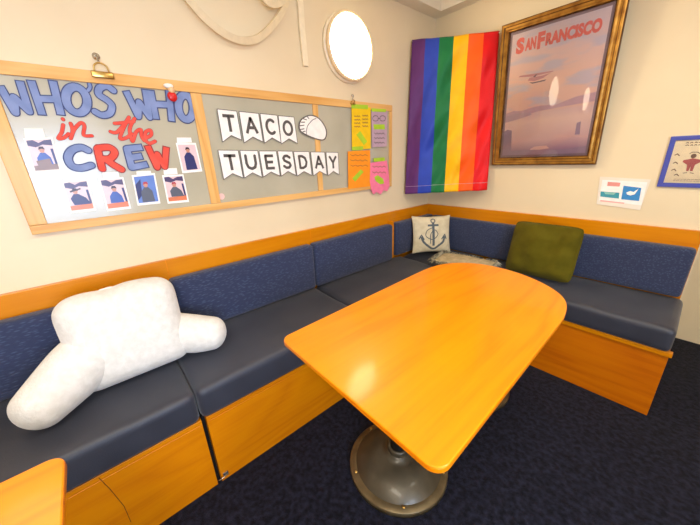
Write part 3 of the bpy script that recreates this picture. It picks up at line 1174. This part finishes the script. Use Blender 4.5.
# paper taco
bm = bmesh.new()
tc_out = Z5([(372, 210), (362, 190), (368, 166), (388, 152), (408, 150), (430, 160), (448, 182), (457, 208), (450, 232), (430, 234), (400, 224)])
tp = catmull([L3(x, y, 0.008) for x, y in tc_out], 4, True)[:-1]
prism(bm, tp, XN * 0.001)
taco = mesh_obj('taco_cutout', bm, PENE)
bm = bmesh.new()
ti = catmull([L3(x, y, 0.009) for x, y in Z5([(374, 206), (366, 190), (371, 169), (389, 156), (408, 154), (428, 163), (445, 184), (453, 208), (447, 229), (430, 230), (401, 220)])], 4, True)[:-1]
prism(bm, ti, XN * 0.001)
tsh = mesh_obj('taco_shell', bm, PENC, taco)
bm = bmesh.new()
arc_t = [L3(x, y, 0.0092) for x, y in Z5([(388, 214), (391, 188), (408, 167), (420, 162)])]
stroke(bm, catmull(arc_t, 5), 0.004, XN * 0.001, n=8)
for pts in ([(369, 198), (380, 196)], [(367, 186), (380, 184)], [(370, 174), (382, 174)], [(378, 163), (388, 166)], [(390, 155), (396, 162)], [(376, 206), (384, 204)]):
    stroke(bm, [L3(x, y, 0.0092) for x, y in Z5(pts)], 0.005, XN * 0.001, n=8)
tfl = mesh_obj('taco_filling', bm, PENE, taco)
recentre(taco, [tsh, tfl])
tag(taco, 'black and white paper taco beside the upper pennant row', 'paper cutout')

# sticker
bm = bmesh.new()
c = L3(221.5, 196.5, 0.0)
a = [c + Vector((0, math.cos(k * .5236), math.sin(k * .5236))) * 0.016 for k in range(12)]
prism(bm, a, XN * 0.0007)
st = mesh_obj('round_sticker', bm, plain('pink_sticker', (232, 190, 182)))
recentre(st)
tag(st, 'small round pink and white sticker at the foot of the first divider', 'sticker')

# coloured notes at the right end of the board
def Z6(pts):
    return [(340 + x / 4.367, 90 + y / 4.367) for x, y in pts]


YEL = plain('yellow_paper', (236, 196, 20), rough=0.8)
LIL = plain('lilac_paper', (186, 160, 176), rough=0.8)
ORA = plain('orange_paper', (250, 150, 30), rough=0.8)
PNK = plain('pink_paper', (242, 126, 160), rough=0.8)
LIM = plain('lime_paper', (170, 206, 50), rough=0.8)
SCR = plain('note_ink', (150, 110, 60), rough=0.8)


def note(name, q, mat, marks, label, d=0.008, curl=None):
    q3 = [L3(x, y, d) for x, y in Z6(q)]
    if curl:
        q3 = [L3(x, y, d) for x, y in Z6(curl)]
    bm = bmesh.new()
    prism(bm, q3[::-1], XN * 0.001)
    o = mesh_obj(name, bm, mat)
    kids = []
    for kind, pts, m in marks:
        b = bmesh.new()
        if kind == 'p':
            prism(b, [L3(x, y, d + .0012) for x, y in Z6(pts)][::-1], XN * 0.001)
            kids.append(mesh_obj('stuck_label', b, m, o))
        else:
            for row in pts:
                stroke(b, [L3(x, y, d + .0011) for x, y in Z6(row)], 0.004, XN * 0.0005, n=6)
            kids.append(mesh_obj('handwriting', b, m, o))
    recentre(o, kids)
    return tag(o, label, 'paper note', 'coloured notes at the right end of the board')


def scribble(x0, x1, y0, y1, rows):
    out = []
    for r in range(rows):
        y = y0 + (y1 - y0) * r / max(1, rows - 1)
        n = 7
        out.append([(x0 + (x1 - x0) * k / n, y + (3 if k % 2 else -3)) for k in range(n + 1)])
    return out


note('paper_note', [(50, 72), (134, 76), (134, 256), (52, 262)], YEL,
     [('p', [(50, 62), (122, 66), (122, 84), (50, 80)], LIM), ('p', [(72, 195), (88, 180), (118, 225), (104, 240)], LIM), ('p', [(52, 248), (100, 246), (100, 262), (52, 264)], LIM),
      ('s', scribble(62, 88, 115, 160, 4), SCR), ('s', scribble(98, 122, 112, 158, 4), SCR)], 'yellow paper note with lime labels, upper left of the four coloured notes')
note('paper_note', [(136, 90), (206, 92), (204, 246), (140, 250)], LIL,
     [('p', [(138, 80), (200, 84), (200, 97), (138, 94)], LIM), ('p', [(146, 150), (194, 150), (196, 172), (148, 172)], LIM),
      ('s', [ell(155, 124, 13, 12, n=10), ell(186, 124, 13, 12, n=10), [(166, 124), (175, 124)]], GREYINK), ('s', scribble(150, 194, 190, 230, 3), GREYINK)],
     'lilac paper note drawn with round glasses, upper right of the coloured notes')
note('paper_note', [(34, 268), (131, 262), (133, 420), (36, 432)], ORA,
     [('p', [(54, 386), (92, 346), (102, 358), (66, 400)], LIM), ('s', scribble(46, 120, 285, 330, 3), SCR)], 'orange paper note with one lime label, lower left of the coloured notes', 0.010)
note('paper_note', [(132, 315), (205, 310), (215, 445), (135, 450)], PNK,
     [('p', [(146, 298), (194, 294), (196, 310), (148, 314)], LIM), ('p', [(150, 380), (164, 372), (188, 388), (192, 408), (176, 412), (156, 398)], LIM),
      ('s', scribble(142, 200, 335, 360, 2), SCR)], 'pink scalloped paper note hanging over the frame, lower right of the coloured notes', 0.010,
     curl=[(132, 318), (205, 308), (212, 360), (216, 420), (206, 442), (190, 438), (178, 456), (160, 446), (146, 456), (136, 436), (130, 400)])


# bulldog clips and hooks
def clip(px, py, label, hook_to, s=1.0):
    c = at(px, py, 0, 0.032)
    r = empty('bulldog_clip', label, 'clip', c, 'clips on the top edge of the board')
    bm = bmesh.new()
    v = [(-.004, -.032, .0), (.012, -.032, .0), (.012, -.028, .028), (-.004, -.028, .028)]
    add_box(bm, -.001, .010, -.034 * s, .034 * s, -.018 * s, .004 * s, .003)
    mesh_obj('jaw', bm, BRASS, r, True)
    bm = bmesh.new()
    tube(bm, catmull([(.006, -.022 * s, .004), (.010, -.018 * s, .022 * s), (.006, 0, .032 * s), (.010, .018 * s, .022 * s), (.006, .022 * s, .004)], 5), .003, 8)
    mesh_obj('grip', bm, BRASS, r, True)
    h = at(hook_to[0], hook_to[1], 0, 0.012)
    k = empty('wall_hook', label.replace('clip', 'hook').replace('hanging on', 'above') if False else 'small white hook on the wall holding the ' + ('left' if px < 200 else 'right') + ' clip',
              'hook', h, 'hooks on the wall above the board')
    bm = bmesh.new()
    lathe(bm, [(0, .0), (.012 * s, 0), (.012 * s, .008), (0, .012)], 20, Matrix.Translation((-.011, 0, 0)) @ Matrix.Rotation(math.radians(90), 4, 'Y'))
    mesh_obj('backplate', bm, STEEL, k, True)
    bm = bmesh.new()
    e = c - h
    tube(bm, [(.0, 0, 0), (.012, e.y * .2, -.01), (.016, e.y * .6, e.z * .55 + .01), (.018, e.y, e.z + .036 * s)], .0035 * s, 8)
    mesh_obj('shank', bm, STEEL, k, True)


clip(102, 73, 'brass bulldog clip on the board edge above the blue letters', (96, 56))
clip(352.5, 103, 'small brass clip on the board edge above the yellow note', (353, 95), 0.55)

# small figure clip
fg = empty('figurine_clip', 'tiny red and white figure clipped to the top rail over the blue H', 'clip', at(171, 92, 0, 0.036))
bm = bmesh.new()
bmesh.ops.create_uvsphere(bm, u_segments=16, v_segments=10, radius=.019, matrix=Matrix.Translation((.006, .0, -.018)) @ Matrix.Diagonal((.5, 1, 1.05, 1)))
mesh_obj('red_body', bm, plain('figure_red', (206, 30, 30), rough=0.3), fg, True)
bm = bmesh.new()
bmesh.ops.create_uvsphere(bm, u_segments=16, v_segments=10, radius=.013, matrix=Matrix.Translation((.008, .002, .006)) @ Matrix.Diagonal((.7, 1, 1, 1)))
mesh_obj('head', bm, plain('figure_skin', (232, 188, 140), rough=0.4), fg, True)
bm = bmesh.new()
bmesh.ops.create_uvsphere(bm, u_segments=16, v_segments=10, radius=.016, matrix=Matrix.Translation((.004, -.006, .022)) @ Matrix.Diagonal((.7, 1.2, .6, 1)))
mesh_obj('white_cap', bm, plain('figure_white', (245, 242, 232), rough=0.5), fg, True)

# ------------------------------------------------------------------ round wall lamps
def wall_lamp(x, y, z, label, s=1.0, e=9.0):
    r = empty('wall_lamp', label, 'lamp', (x, y, z), 'round lamps on the left wall')
    mt = Matrix.Rotation(math.radians(90), 4, 'Y')
    bm = bmesh.new()
    lathe(bm, [(0, .001), (.197 * s, .001), (.197 * s, .012), (.194 * s, .018), (.185 * s, .022), (0, .022)], 64, mt)
    mesh_obj('backplate', bm, CREAM, r, True)
    bm = bmesh.new()
    lathe(bm, [(.170 * s, .0222), (.188 * s, .025), (.191 * s, .044), (.187 * s, .050), (.178 * s, .051), (.174 * s, .047)], 64, mt)
    mesh_obj('rim', bm, plain('lamp_rim', (238, 214, 170), rough=0.35), r, True)
    bm = bmesh.new()
    lathe(bm, [(.173 * s, .0225), (.173 * s, .047), (.14 * s, .057), (.08 * s, .064), (0, .067)], 64, mt)
    mesh_obj('diffuser', bm, glow('lamp_diffuser', (255, 236, 200), e), r, True)
    return r


wall_lamp(0.0, -0.928, 1.990, 'glowing round lamp on the left wall above the noticeboard', s=.955, e=19)
wall_lamp(0.0, -2.86, 1.60, 'added round lamp on the left wall beyond the left picture edge', e=4)  # out of view, added for its reflection in the poster glass
wall_lamp(0.0, -4.45, 1.36, 'added round lamp on the left wall at the far unseen end', e=5)  # also out of view, added for the second reflection there

# cream webbing straps hanging above the board
def ribbon(name, pts, wid, th, mat, label, group, face=Vector((1, 0, 0))):
    ps = catmull(pts, 8)
    bm = bmesh.new()
    rings = []
    for i, p in enumerate(ps):
        t = (ps[min(i + 1, len(ps) - 1)] - ps[max(i - 1, 0)]).normalized()
        s = t.cross(face).normalized() * wid / 2
        f = face * th / 2
        rings.append([bm.verts.new(p + s + f), bm.verts.new(p - s + f), bm.verts.new(p - s - f), bm.verts.new(p + s - f)])
    for a, b in zip(rings, rings[1:]):
        for k in range(4):
            bm.faces.new((a[k], a[(k + 1) % 4], b[(k + 1) % 4], b[k]))
    bm.faces.new(rings[0])
    bm.faces.new(rings[-1][::-1])
    o = mesh_obj(name, bm, mat)
    recentre(o)
    return tag(o, label, 'strap', group)


WEB = plain('cream_webbing', (226, 208, 168), rough=0.6)
tops = at(178, -14, 0, 0.045)
ribbon('webbing_strap', [tops] + [at(x, y, 0, 0.045) for x, y in ((190, 1), (204, 17), (222, 32), (240, 40), (256, 39), (270, 28), (282, 12), (288, -4), (292, -20))], 0.030, 0.012, WEB,
       'cream strap hanging in a deep loop at the top of the left wall', 'cream straps at the top of the left wall', Vector((.8, 0, -.35)).normalized())
ribbon('webbing_strap', [at(x, y, 0, 0.06) for x, y in ((258, -16), (264, -1), (272, 5), (281, 3), (288, -6), (292, -20))], 0.024, 0.010, WEB,
       'short cream strap loop at the very top edge, inside the deep loop', 'cream straps at the top of the left wall')
ribbon('webbing_strap', [at(x, y, 0, 0.012) for x, y in ((297, -20), (300, 2), (302, 30), (304, 50), (305.5, 66))], 0.034, 0.012, plain('cream_strap_pale', (240, 226, 192), rough=0.5),
       'straight cream strap end hanging left of the round lamp', 'cream straps at the top of the left wall')

# ------------------------------------------------------------------ rainbow flag
cols = [(92, 44, 110), (38, 66, 176), (14, 112, 60), (250, 186, 0), (250, 92, 8), (222, 8, 14)]
FM = [noisy('flag_%s' % n, c, tuple(min(255, x * 1.05 + 2) for x in c), scale=9, rough=0.55, spec=0.3, sheen=0.1) for n, c in zip(('purple', 'blue', 'green', 'yellow', 'orange', 'red'), cols)]
TLc, TRc = at(412, 40, 0, 0.025), at(499.5, 31, 1, -0.03)
BLc, BRc = at(405, 194, 0, 0.028), at(487, 190, 1, -0.05)
NU, NV = 60, 72
verts, faces, fm = [], [], []
fl = empty('rainbow_flag', 'six-stripe rainbow flag hung vertically across the room corner', 'flag', (0.25, -0.17, 1.6))
fn = (TRc - TLc).cross(Vector((0, 0, 1))).normalized()
for j in range(NV + 1):
    v = j / NV
    for i in range(NU + 1):
        u = i / NU
        p = (TLc * (1 - u) + TRc * u) * (1 - v) + (BLc * (1 - u) + BRc * u) * v
        sag = math.sin(math.pi * u) * (1 - v) ** 3
        p.z -= 0.004 * sag
        fold = 0.018 * math.sin(2 * math.pi * (u * 2.2 + v * 1.1) + 0.6) * (0.3 + 0.7 * math.sin(math.pi * min(1, v * 1.2))) \
            + 0.008 * math.sin(2 * math.pi * (u * 4.1 + v * 3.3)) * (.3 + v) + 0.032 * noise.noise(Vector((u * 5 + v * 4, v * 5, 2)))
        edge = min(1, 8 * u, 8 * (1 - u))
        p += fn * (fold * edge + 0.01 * edge)
        verts.append(p - fl.location)
for j in range(NV):
    for i in range(NU):
        a = j * (NU + 1) + i
        faces.append((a, a + 1, a + NU + 2, a + NU + 1))
        fm.append(min(5, int((i + .5) / NU * 6)))
fc_ = raw_obj('cloth', verts, faces, FM, fl, True, fm)
sol = fc_.modifiers.new('thick', 'SOLIDIFY')
sol.thickness = 0.0012
# stitched hem near the foot
bm = bmesh.new()
jrow = int(NV * .945)
row = [Vector(verts[jrow * (NU + 1) + i]) + fn * .002 * (1 if fn.y < 0 else -1) for i in range(NU + 1)]
tube(bm, row, 0.0011, 5)
mesh_obj('hem_stitching', bm, plain('hem_thread', (196, 176, 190)), fl)
bm = bmesh.new()
for c in (TLc, TRc):
    q = c - fl.location
    lathe(bm, [(0, 0), (.006, 0), (.006, .004), (0, .007)], 12, Matrix.Translation(q + Vector((0.003, -0.004, -0.012))) @ Matrix.Rotation(math.radians(90), 4, 'X'))
mesh_obj('pin', bm, STEEL, fl)

# ------------------------------------------------------------------ framed poster
pn = Vector((0, -math.cos(math.radians(5)), -math.sin(math.radians(5))))
p0 = Vector((0, -0.035, 1.262))
qBL, qBR = on(490.5, 165.5, p0, pn), on(598, 164.5, p0, pn)
qTL, qTR = on(503, 23, p0, pn), on(627.3, -10, p0, pn)
xl, xr = (qBL.x + qTL.x) / 2, (qBR.x + on(626, 0, p0, pn).x) / 2
ptop = on(588, 0, p0, pn)
hgt = ((qTL - qBL).length + (ptop.z - qBL.z) / math.cos(math.radians(5))) / 2
PW, PH = xr - xl, hgt
fp = empty('framed_poster', 'large pink travel poster in a gold and brown frame, tilted off the right wall', 'picture', group=None)
fp.matrix_world = frame_from(Vector(((xl + xr) / 2, qBL.y, (qBL.z + qBR.z) / 2)), Vector((1, 0, 0)), Vector((0, -math.sin(math.radians(5)), math.cos(math.radians(5)))))
GOLD = noisy('antique_gold', (128, 84, 30), (186, 138, 60), scale=18, stretch=(1, 1, 1), rough=0.32, metal=0.65, lo=.3, hi=.7)
DGOLD = noisy('dark_brown_gilt', (62, 36, 12), (120, 78, 30), scale=16, rough=0.35, metal=0.4)
MATB = plain('mauve_mat', (150, 122, 132), rough=0.7)
FWD = 0.052


def profile_frame(parent, W, H, prof, mats, name='frame'):
    """prof: [(inset from outer edge, height above back, material)]"""
    bm = bmesh.new()
    rings = []
    for ins, z, m in prof:
        rings.append([bm.verts.new((x, y, z)) for x, y in ((-W / 2 + ins, ins), (W / 2 - ins, ins), (W / 2 - ins, H - ins), (-W / 2 + ins, H - ins))])
    for (a, b, pr) in zip(rings, rings[1:], prof[1:]):
        for i in range(4):
            f = bm.faces.new((a[i], a[(i + 1) % 4], b[(i + 1) % 4], b[i]))
            f.material_index = pr[2]
    return mesh_obj(name, bm, mats, parent)


profile_frame(fp, PW, PH, [(0, -.022, 1), (0, -.004, 1), (.004, 0, 1), (.010, .002, 0), (.018, .000, 0), (.022, -.004, 1), (.032, -.006, 0), (.040, -.003, 0), (.046, -.004, 0),
                           (FWD, -.012, 1), (FWD, -.022, 1)], [GOLD, DGOLD])
bm = bmesh.new()
add_box(bm, -PW / 2 + .004, PW / 2 - .004, .004, PH - .004, -.0225, -.0215)
mesh_obj('backing_board', bm, DGOLD, fp)
bm = bmesh.new()
add_box(bm, -PW / 2 + FWD - .003, PW / 2 - FWD + .003, FWD - .003, PH - FWD + .003, -.0213, -.0195)
mesh_obj('mount', bm, MATB, fp)
IW, IH = PW - 2 * FWD - .028, PH - 2 * FWD - .028
# printed sky and bay, colours lightened for the haze reflected in the glass
m, N, L, b = base_mat('poster_print', 0.5, 0.3)
tcn = N.new('ShaderNodeTexCoord')
sp = N.new('ShaderNodeSeparateXYZ')
L.new(tcn.outputs['Object'], sp.inputs[0])
mr = N.new('ShaderNodeMapRange')
mr.inputs['From Min'].default_value = FWD
mr.inputs['From Max'].default_value = PH - FWD
L.new(sp.outputs['Y'], mr.inputs[0])
cr = N.new('ShaderNodeValToRGB')
el = cr.color_ramp.elements
stops = [(0, (112, 80, 124)), (.06, (188, 148, 172)), (.14, (236, 196, 196)), (.30, (252, 216, 202)), (.36, (240, 204, 200)), (.385, (246, 202, 186)), (.6, (255, 210, 190)), (.85, (244, 212, 210)), (1.0, (226, 208, 218))]
el[0].position, el[0].color = stops[0][0], lin(stops[0][1])
el[1].position, el[1].color = stops[-1][0], lin(stops[-1][1])
for pz, c in stops[1:-1]:
    k = el.new(pz)
    k.color = lin(c)
L.new(mr.outputs[0], cr.inputs[0])
mpn = N.new('ShaderNodeMapping')
mpn.inputs['Scale'].default_value = (1.0, 3.2, 1)
mpn.inputs['Rotation'].default_value = (0, 0, .18)
L.new(tcn.outputs['Object'], mpn.inputs[0])
nz = N.new('ShaderNodeTexNoise')
nz.inputs['Scale'].default_value = 4.5
nz.inputs['Detail'].default_value = 5
L.new(mpn.outputs[0], nz.inputs[0])
c2 = N.new('ShaderNodeValToRGB')
c2.color_ramp.elements[0].position = .48
c2.color_ramp.elements[0].color = (0, 0, 0, 1)
c2.color_ramp.elements[1].position = .6
c2.color_ramp.elements[1].color = (1, 1, 1, 1)
L.new(nz.outputs[0], c2.inputs[0])
up_ = N.new('ShaderNodeMath')
up_.operation = 'GREATER_THAN'
up_.inputs[1].default_value = 0.385
L.new(mr.outputs[0], up_.inputs[0])
mu = N.new('ShaderNodeMath')
mu.operation = 'MULTIPLY'
L.new(c2.outputs[0], mu.inputs[0])
L.new(up_.outputs[0], mu.inputs[1])
mu2 = N.new('ShaderNodeMath')
mu2.operation = 'MULTIPLY'
mu2.inputs[1].default_value = .75
L.new(mu.outputs[0], mu2.inputs[0])
mx = N.new('ShaderNodeMixRGB')
mx.inputs[2].default_value = lin((216, 206, 222))
L.new(mu2.outputs[0], mx.inputs[0])
L.new(cr.outputs[0], mx.inputs[1])
L.new(mx.outputs[0], b.inputs['Base Color'])
POSTER = m
bm = bmesh.new()
oy = FWD + .014
add_box(bm, -IW / 2, IW / 2, oy, oy + IH, -.0194, -.0188)
art = mesh_obj('print', bm, POSTER, fp)
ZP = -.0186
artm = [plain('art_hill', (212, 170, 182)), plain('art_shore', (172, 144, 168)), plain('art_plane', (214, 150, 152)), plain('art_plane_dark', (128, 96, 112)), plain('art_light', (236, 196, 190)), plain('art_town', (204, 170, 182))]
bm = bmesh.new()


def A(u, v, k=0):
    return Vector((-IW / 2 + u * IW, oy + v * IH, ZP + k * .0002))


def poly(pts, mt, k=0):
    f = bm.faces.new([bm.verts.new(A(u, v, k)) for u, v in pts])
    f.material_index = mt


poly([(0, .34), (0, .375), (.1, .395), (.2, .385), (.3, .40), (.42, .41), (.6, .40), (.8, .44), (1, .455), (1, .39), (.7, .38), (.4, .365), (.2, .34)], 0)
poly([(0, .30), (0, .35), (.12, .37), (.3, .365), (.34, .345), (.15, .315)], 5, 1)
poly([(0, .02), (0, .22), (.04, .235), (.10, .225), (.12, .02)], 1, 1)
poly([(.0, .0), (.0, .035), (.3, .045), (.7, .035), (1, .055), (1, 0)], 1, 2)
poly([(.36, .045), (.42, .07), (.56, .075), (.6, .05), (.48, .04)], 4, 3)
poly([(.62, .14), (.66, .165), (.80, .15), (1, .135), (1, .125), (.78, .135)], 4, 1)
poly([(.86, .15), (.86, .24), (.90, .25), (.91, .15)], 1, 2)
# seaplane
poly([(.12, .665), (.14, .675), (.52, .662), (.52, .655), (.3, .648)], 2, 2)
poly([(.24, .625), (.26, .645), (.40, .642), (.50, .650), (.42, .622), (.32, .610)], 2, 3)
poly([(.26, .61), (.30, .603), (.46, .607), (.44, .597), (.30, .594)], 3, 3)
poly([(.30, .645), (.33, .66), (.345, .66), (.325, .64)], 3, 4)
sc_ = mesh_obj('scene_shapes', bm, artm, art)
CORAL = plain('coral_lettering', (240, 118, 108))
zt = ZP + .0008


def word(s, u0, u1, v0, v1, bold=.03):
    q = [Vector((A(u0, v0).x, A(u0, v0).y, zt)), Vector((A(u1, v0).x, A(u1, v0).y, zt)), Vector((A(u1, v1).x, A(u1, v1).y, zt)), Vector((A(u0, v1).x, A(u0, v1).y, zt))]
    return text_on('lettering', s, q, Vector((0, 0, 1)), CORAL, art, bold, 0)


word('S', .055, .155, .845, .965, .06)
word('AN', .165, .29, .855, .945, .06)
word('F', .305, .385, .845, .965, .06)
word('RANCISCO', .395, .94, .855, .945, .06)
bm = bmesh.new()
add_box(bm, -PW / 2 + FWD - .002, PW / 2 - FWD + .002, FWD - .002, PH - FWD + .002, -.0155, -.0145)
mesh_obj('glass', bm, clear('picture_glass', rough=0.03), fp)


# ------------------------------------------------------------------ laminated sheet and blue framed drawing
def wall_sheet(name, q, label, cat, d):
    pass


yv = -0.004
ls = empty('laminated_sheet', 'white laminated sheet with teal and blue panels, below the framed poster', 'notice', at(623, 193, 1, -0.001))


def R3(px, py, d):
    return at(px, py, 1, -d) - ls.location


bm = bmesh.new()
Rq = [R3(x, y, .003) for x, y in ((600, 176.5), (651, 179.5), (640, 210), (596.5, 204))]
prism(bm, Rq, Vector((0, -.0008, 0)))
mesh_obj('plastic_pouch', bm, noisy('laminate', (240, 230, 212), (246, 238, 222), scale=6, rough=0.12, coat=0.8, bump=0.3, bscale=14), ls)


def Z7(pts):
    return [(590 + x / 5.836, 130 + y / 5.833) for x, y in pts]


def rpoly(name, pts, mat, d, parent):
    bm = bmesh.new()
    prism(bm, [at(x, y, 1, -d) - parent.location for x, y in pts], Vector((0, -.0003, 0)))
    return mesh_obj(name, bm, mat, parent)


rpoly('paper_insert', Z7([(72, 290), (335, 305), (300, 440), (52, 410)]), PAPER, .0042, ls)
rpoly('teal_panel', Z7([(62, 358), (172, 366), (168, 400), (60, 388)]), plain('teal_ink', (62, 152, 168)), .0048, ls)
rpoly('pale_panel', Z7([(80, 362), (150, 366), (140, 378), (90, 374)]), plain('pale_teal_ink', (140, 196, 184)), .0054, ls)
rpoly('blue_panel', Z7([(196, 325), (300, 338), (286, 414), (182, 404)]), plain('blue_ink', (58, 138, 200)), .0048, ls)
rpoly('white_symbol', Z7([(212, 364), (236, 356), (254, 362), (284, 342), (262, 374), (236, 382), (216, 376)]), PAPER, .0054, ls)
rpoly('red_heading', Z7([(104, 302), (178, 308), (172, 330), (100, 326)]), plain('pink_red_ink', (226, 150, 140)), .0048, ls)
rpoly('red_caption', Z7([(60, 408), (200, 424), (198, 430), (60, 416)]), plain('red_ink', (232, 170, 160)), .0048, ls)

bf = empty('framed_drawing', 'blue framed drawing of a red figure at the right picture edge', 'picture', (1.572, 0, 1.144))
BLUEF = plain('blue_frame', (66, 78, 168), rough=0.35, coat=0.3)
W2, H2 = 0.212, 0.252
# local: x right, y up, z out of the wall
bf.matrix_world = frame_from(Vector((1.577, -0.014, 1.146)), Vector((1, 0, 0)), Vector((0, 0, 1)))
profile_frame(bf, W2, H2, [(0, -.013, 0), (0, -.001, 0), (.003, 0, 0), (.019, 0, 0), (.021, -.003, 0), (.021, -.012, 0)], [BLUEF])
bm = bmesh.new()
add_box(bm, -W2 / 2 + .002, W2 / 2 - .002, .002, H2 - .002, -.0128, -.0100)
mesh_obj('backing_paper', bm, plain('parchment', (244, 222, 180), rough=0.6), bf)
bm = bmesh.new()
FI = plain('drawing_ink', (120, 80, 60))
RI = plain('drawing_red', (176, 74, 76))
fig = [(-.012, .070), (-.016, .110), (-.040, .128), (-.038, .140), (-.012, .146), (.0, .15), (.014, .146), (.040, .140), (.042, .128), (.018, .110), (.016, .070), (.004, .070), (.002, .100), (-.002, .070)]
f = bm.faces.new([bm.verts.new((x * .8 - .006, .118 + (y - .118) * .78, -.0095)) for x, y in fig])
f.material_index = 1
for k in range(1):
    f = bm.faces.new([bm.verts.new((-.006 + .010 * math.cos(a * .5236), .154 + .011 * math.sin(a * .5236), -.0095)) for a in range(12)])
    f.material_index = 0
for pts in ([(-.02, .180), (-.01, .188), (.012, .187), (.024, .178)], [(-.022, .058), (-.006, .060)], [(.008, .060), (.024, .056)]):
    stroke(bm, [(x, y, -.0096) for x, y in [(x * .8 - .006, .118 + (y - .118) * .78) for x, y in pts]], .003, Vector((0, 0, .0003)), 0, 6)
for x, y in ((-.065, .16), (-.062, .12), (-.06, .085), (.062, .165), (.06, .13), (.063, .095), (.045, .07), (-.045, .06)):
    stroke(bm, [(x - .008, y, -.0096), (x, y + .006, -.0096), (x + .008, y - .003, -.0096)], .004, Vector((0, 0, .0003)), 0, 6)
random.seed(3)
for y in (.217, .205):
    x = -.045
    while x < .045:
        wv = random.uniform(.006, .012)
        stroke(bm, [(x, y, -.0096), (x + wv * .5, y + .003, -.0096), (x + wv, y, -.0096)], .0035, Vector((0, 0, .0003)), 0, 6)
        x += wv + .006
for y in (.040, .032):
    x = -.05
    while x < .05:
        wv = random.uniform(.006, .012)
        stroke(bm, [(x, y, -.0096), (x + wv, y, -.0096)], .0018, Vector((0, 0, .0003)), 0, 6)
        x += wv + .003
mesh_obj('drawing', bm, [FI, RI], bf)
bm = bmesh.new()
add_box(bm, -W2 / 2 + .020, W2 / 2 - .020, .020, H2 - .020, -.0055, -.0045)
mesh_obj('glass', bm, clear('drawing_glass', rough=0.03), bf)

# ------------------------------------------------------------------ unseen ceiling fixtures, added to light the room
for (x, y, sx, sy, lab) in ((2.05, -3.0, 1.1, .5, 'added flat square-edged ceiling light over the near end of the room'), (1.85, -1.35, 1.0, .35, 'added flat ceiling light over the big table')):
    c = empty('added_ceiling_light', lab, 'lamp', (x, y, ZC + .119), 'added flat ceiling lights')
    bm = bmesh.new()
    add_box(bm, -sx / 2 - .03, sx / 2 + .03, -sy / 2 - .03, sy / 2 + .03, -.05, 0.0, .004)
    mesh_obj('housing', bm, CREAM, c)
    bm = bmesh.new()
    add_box(bm, -sx / 2, sx / 2, -sy / 2, sy / 2, -.060, -.0505)
    mesh_obj('diffuser', bm, glow('added_ceiling_diffuser', (255, 240, 214), 2.0), c)
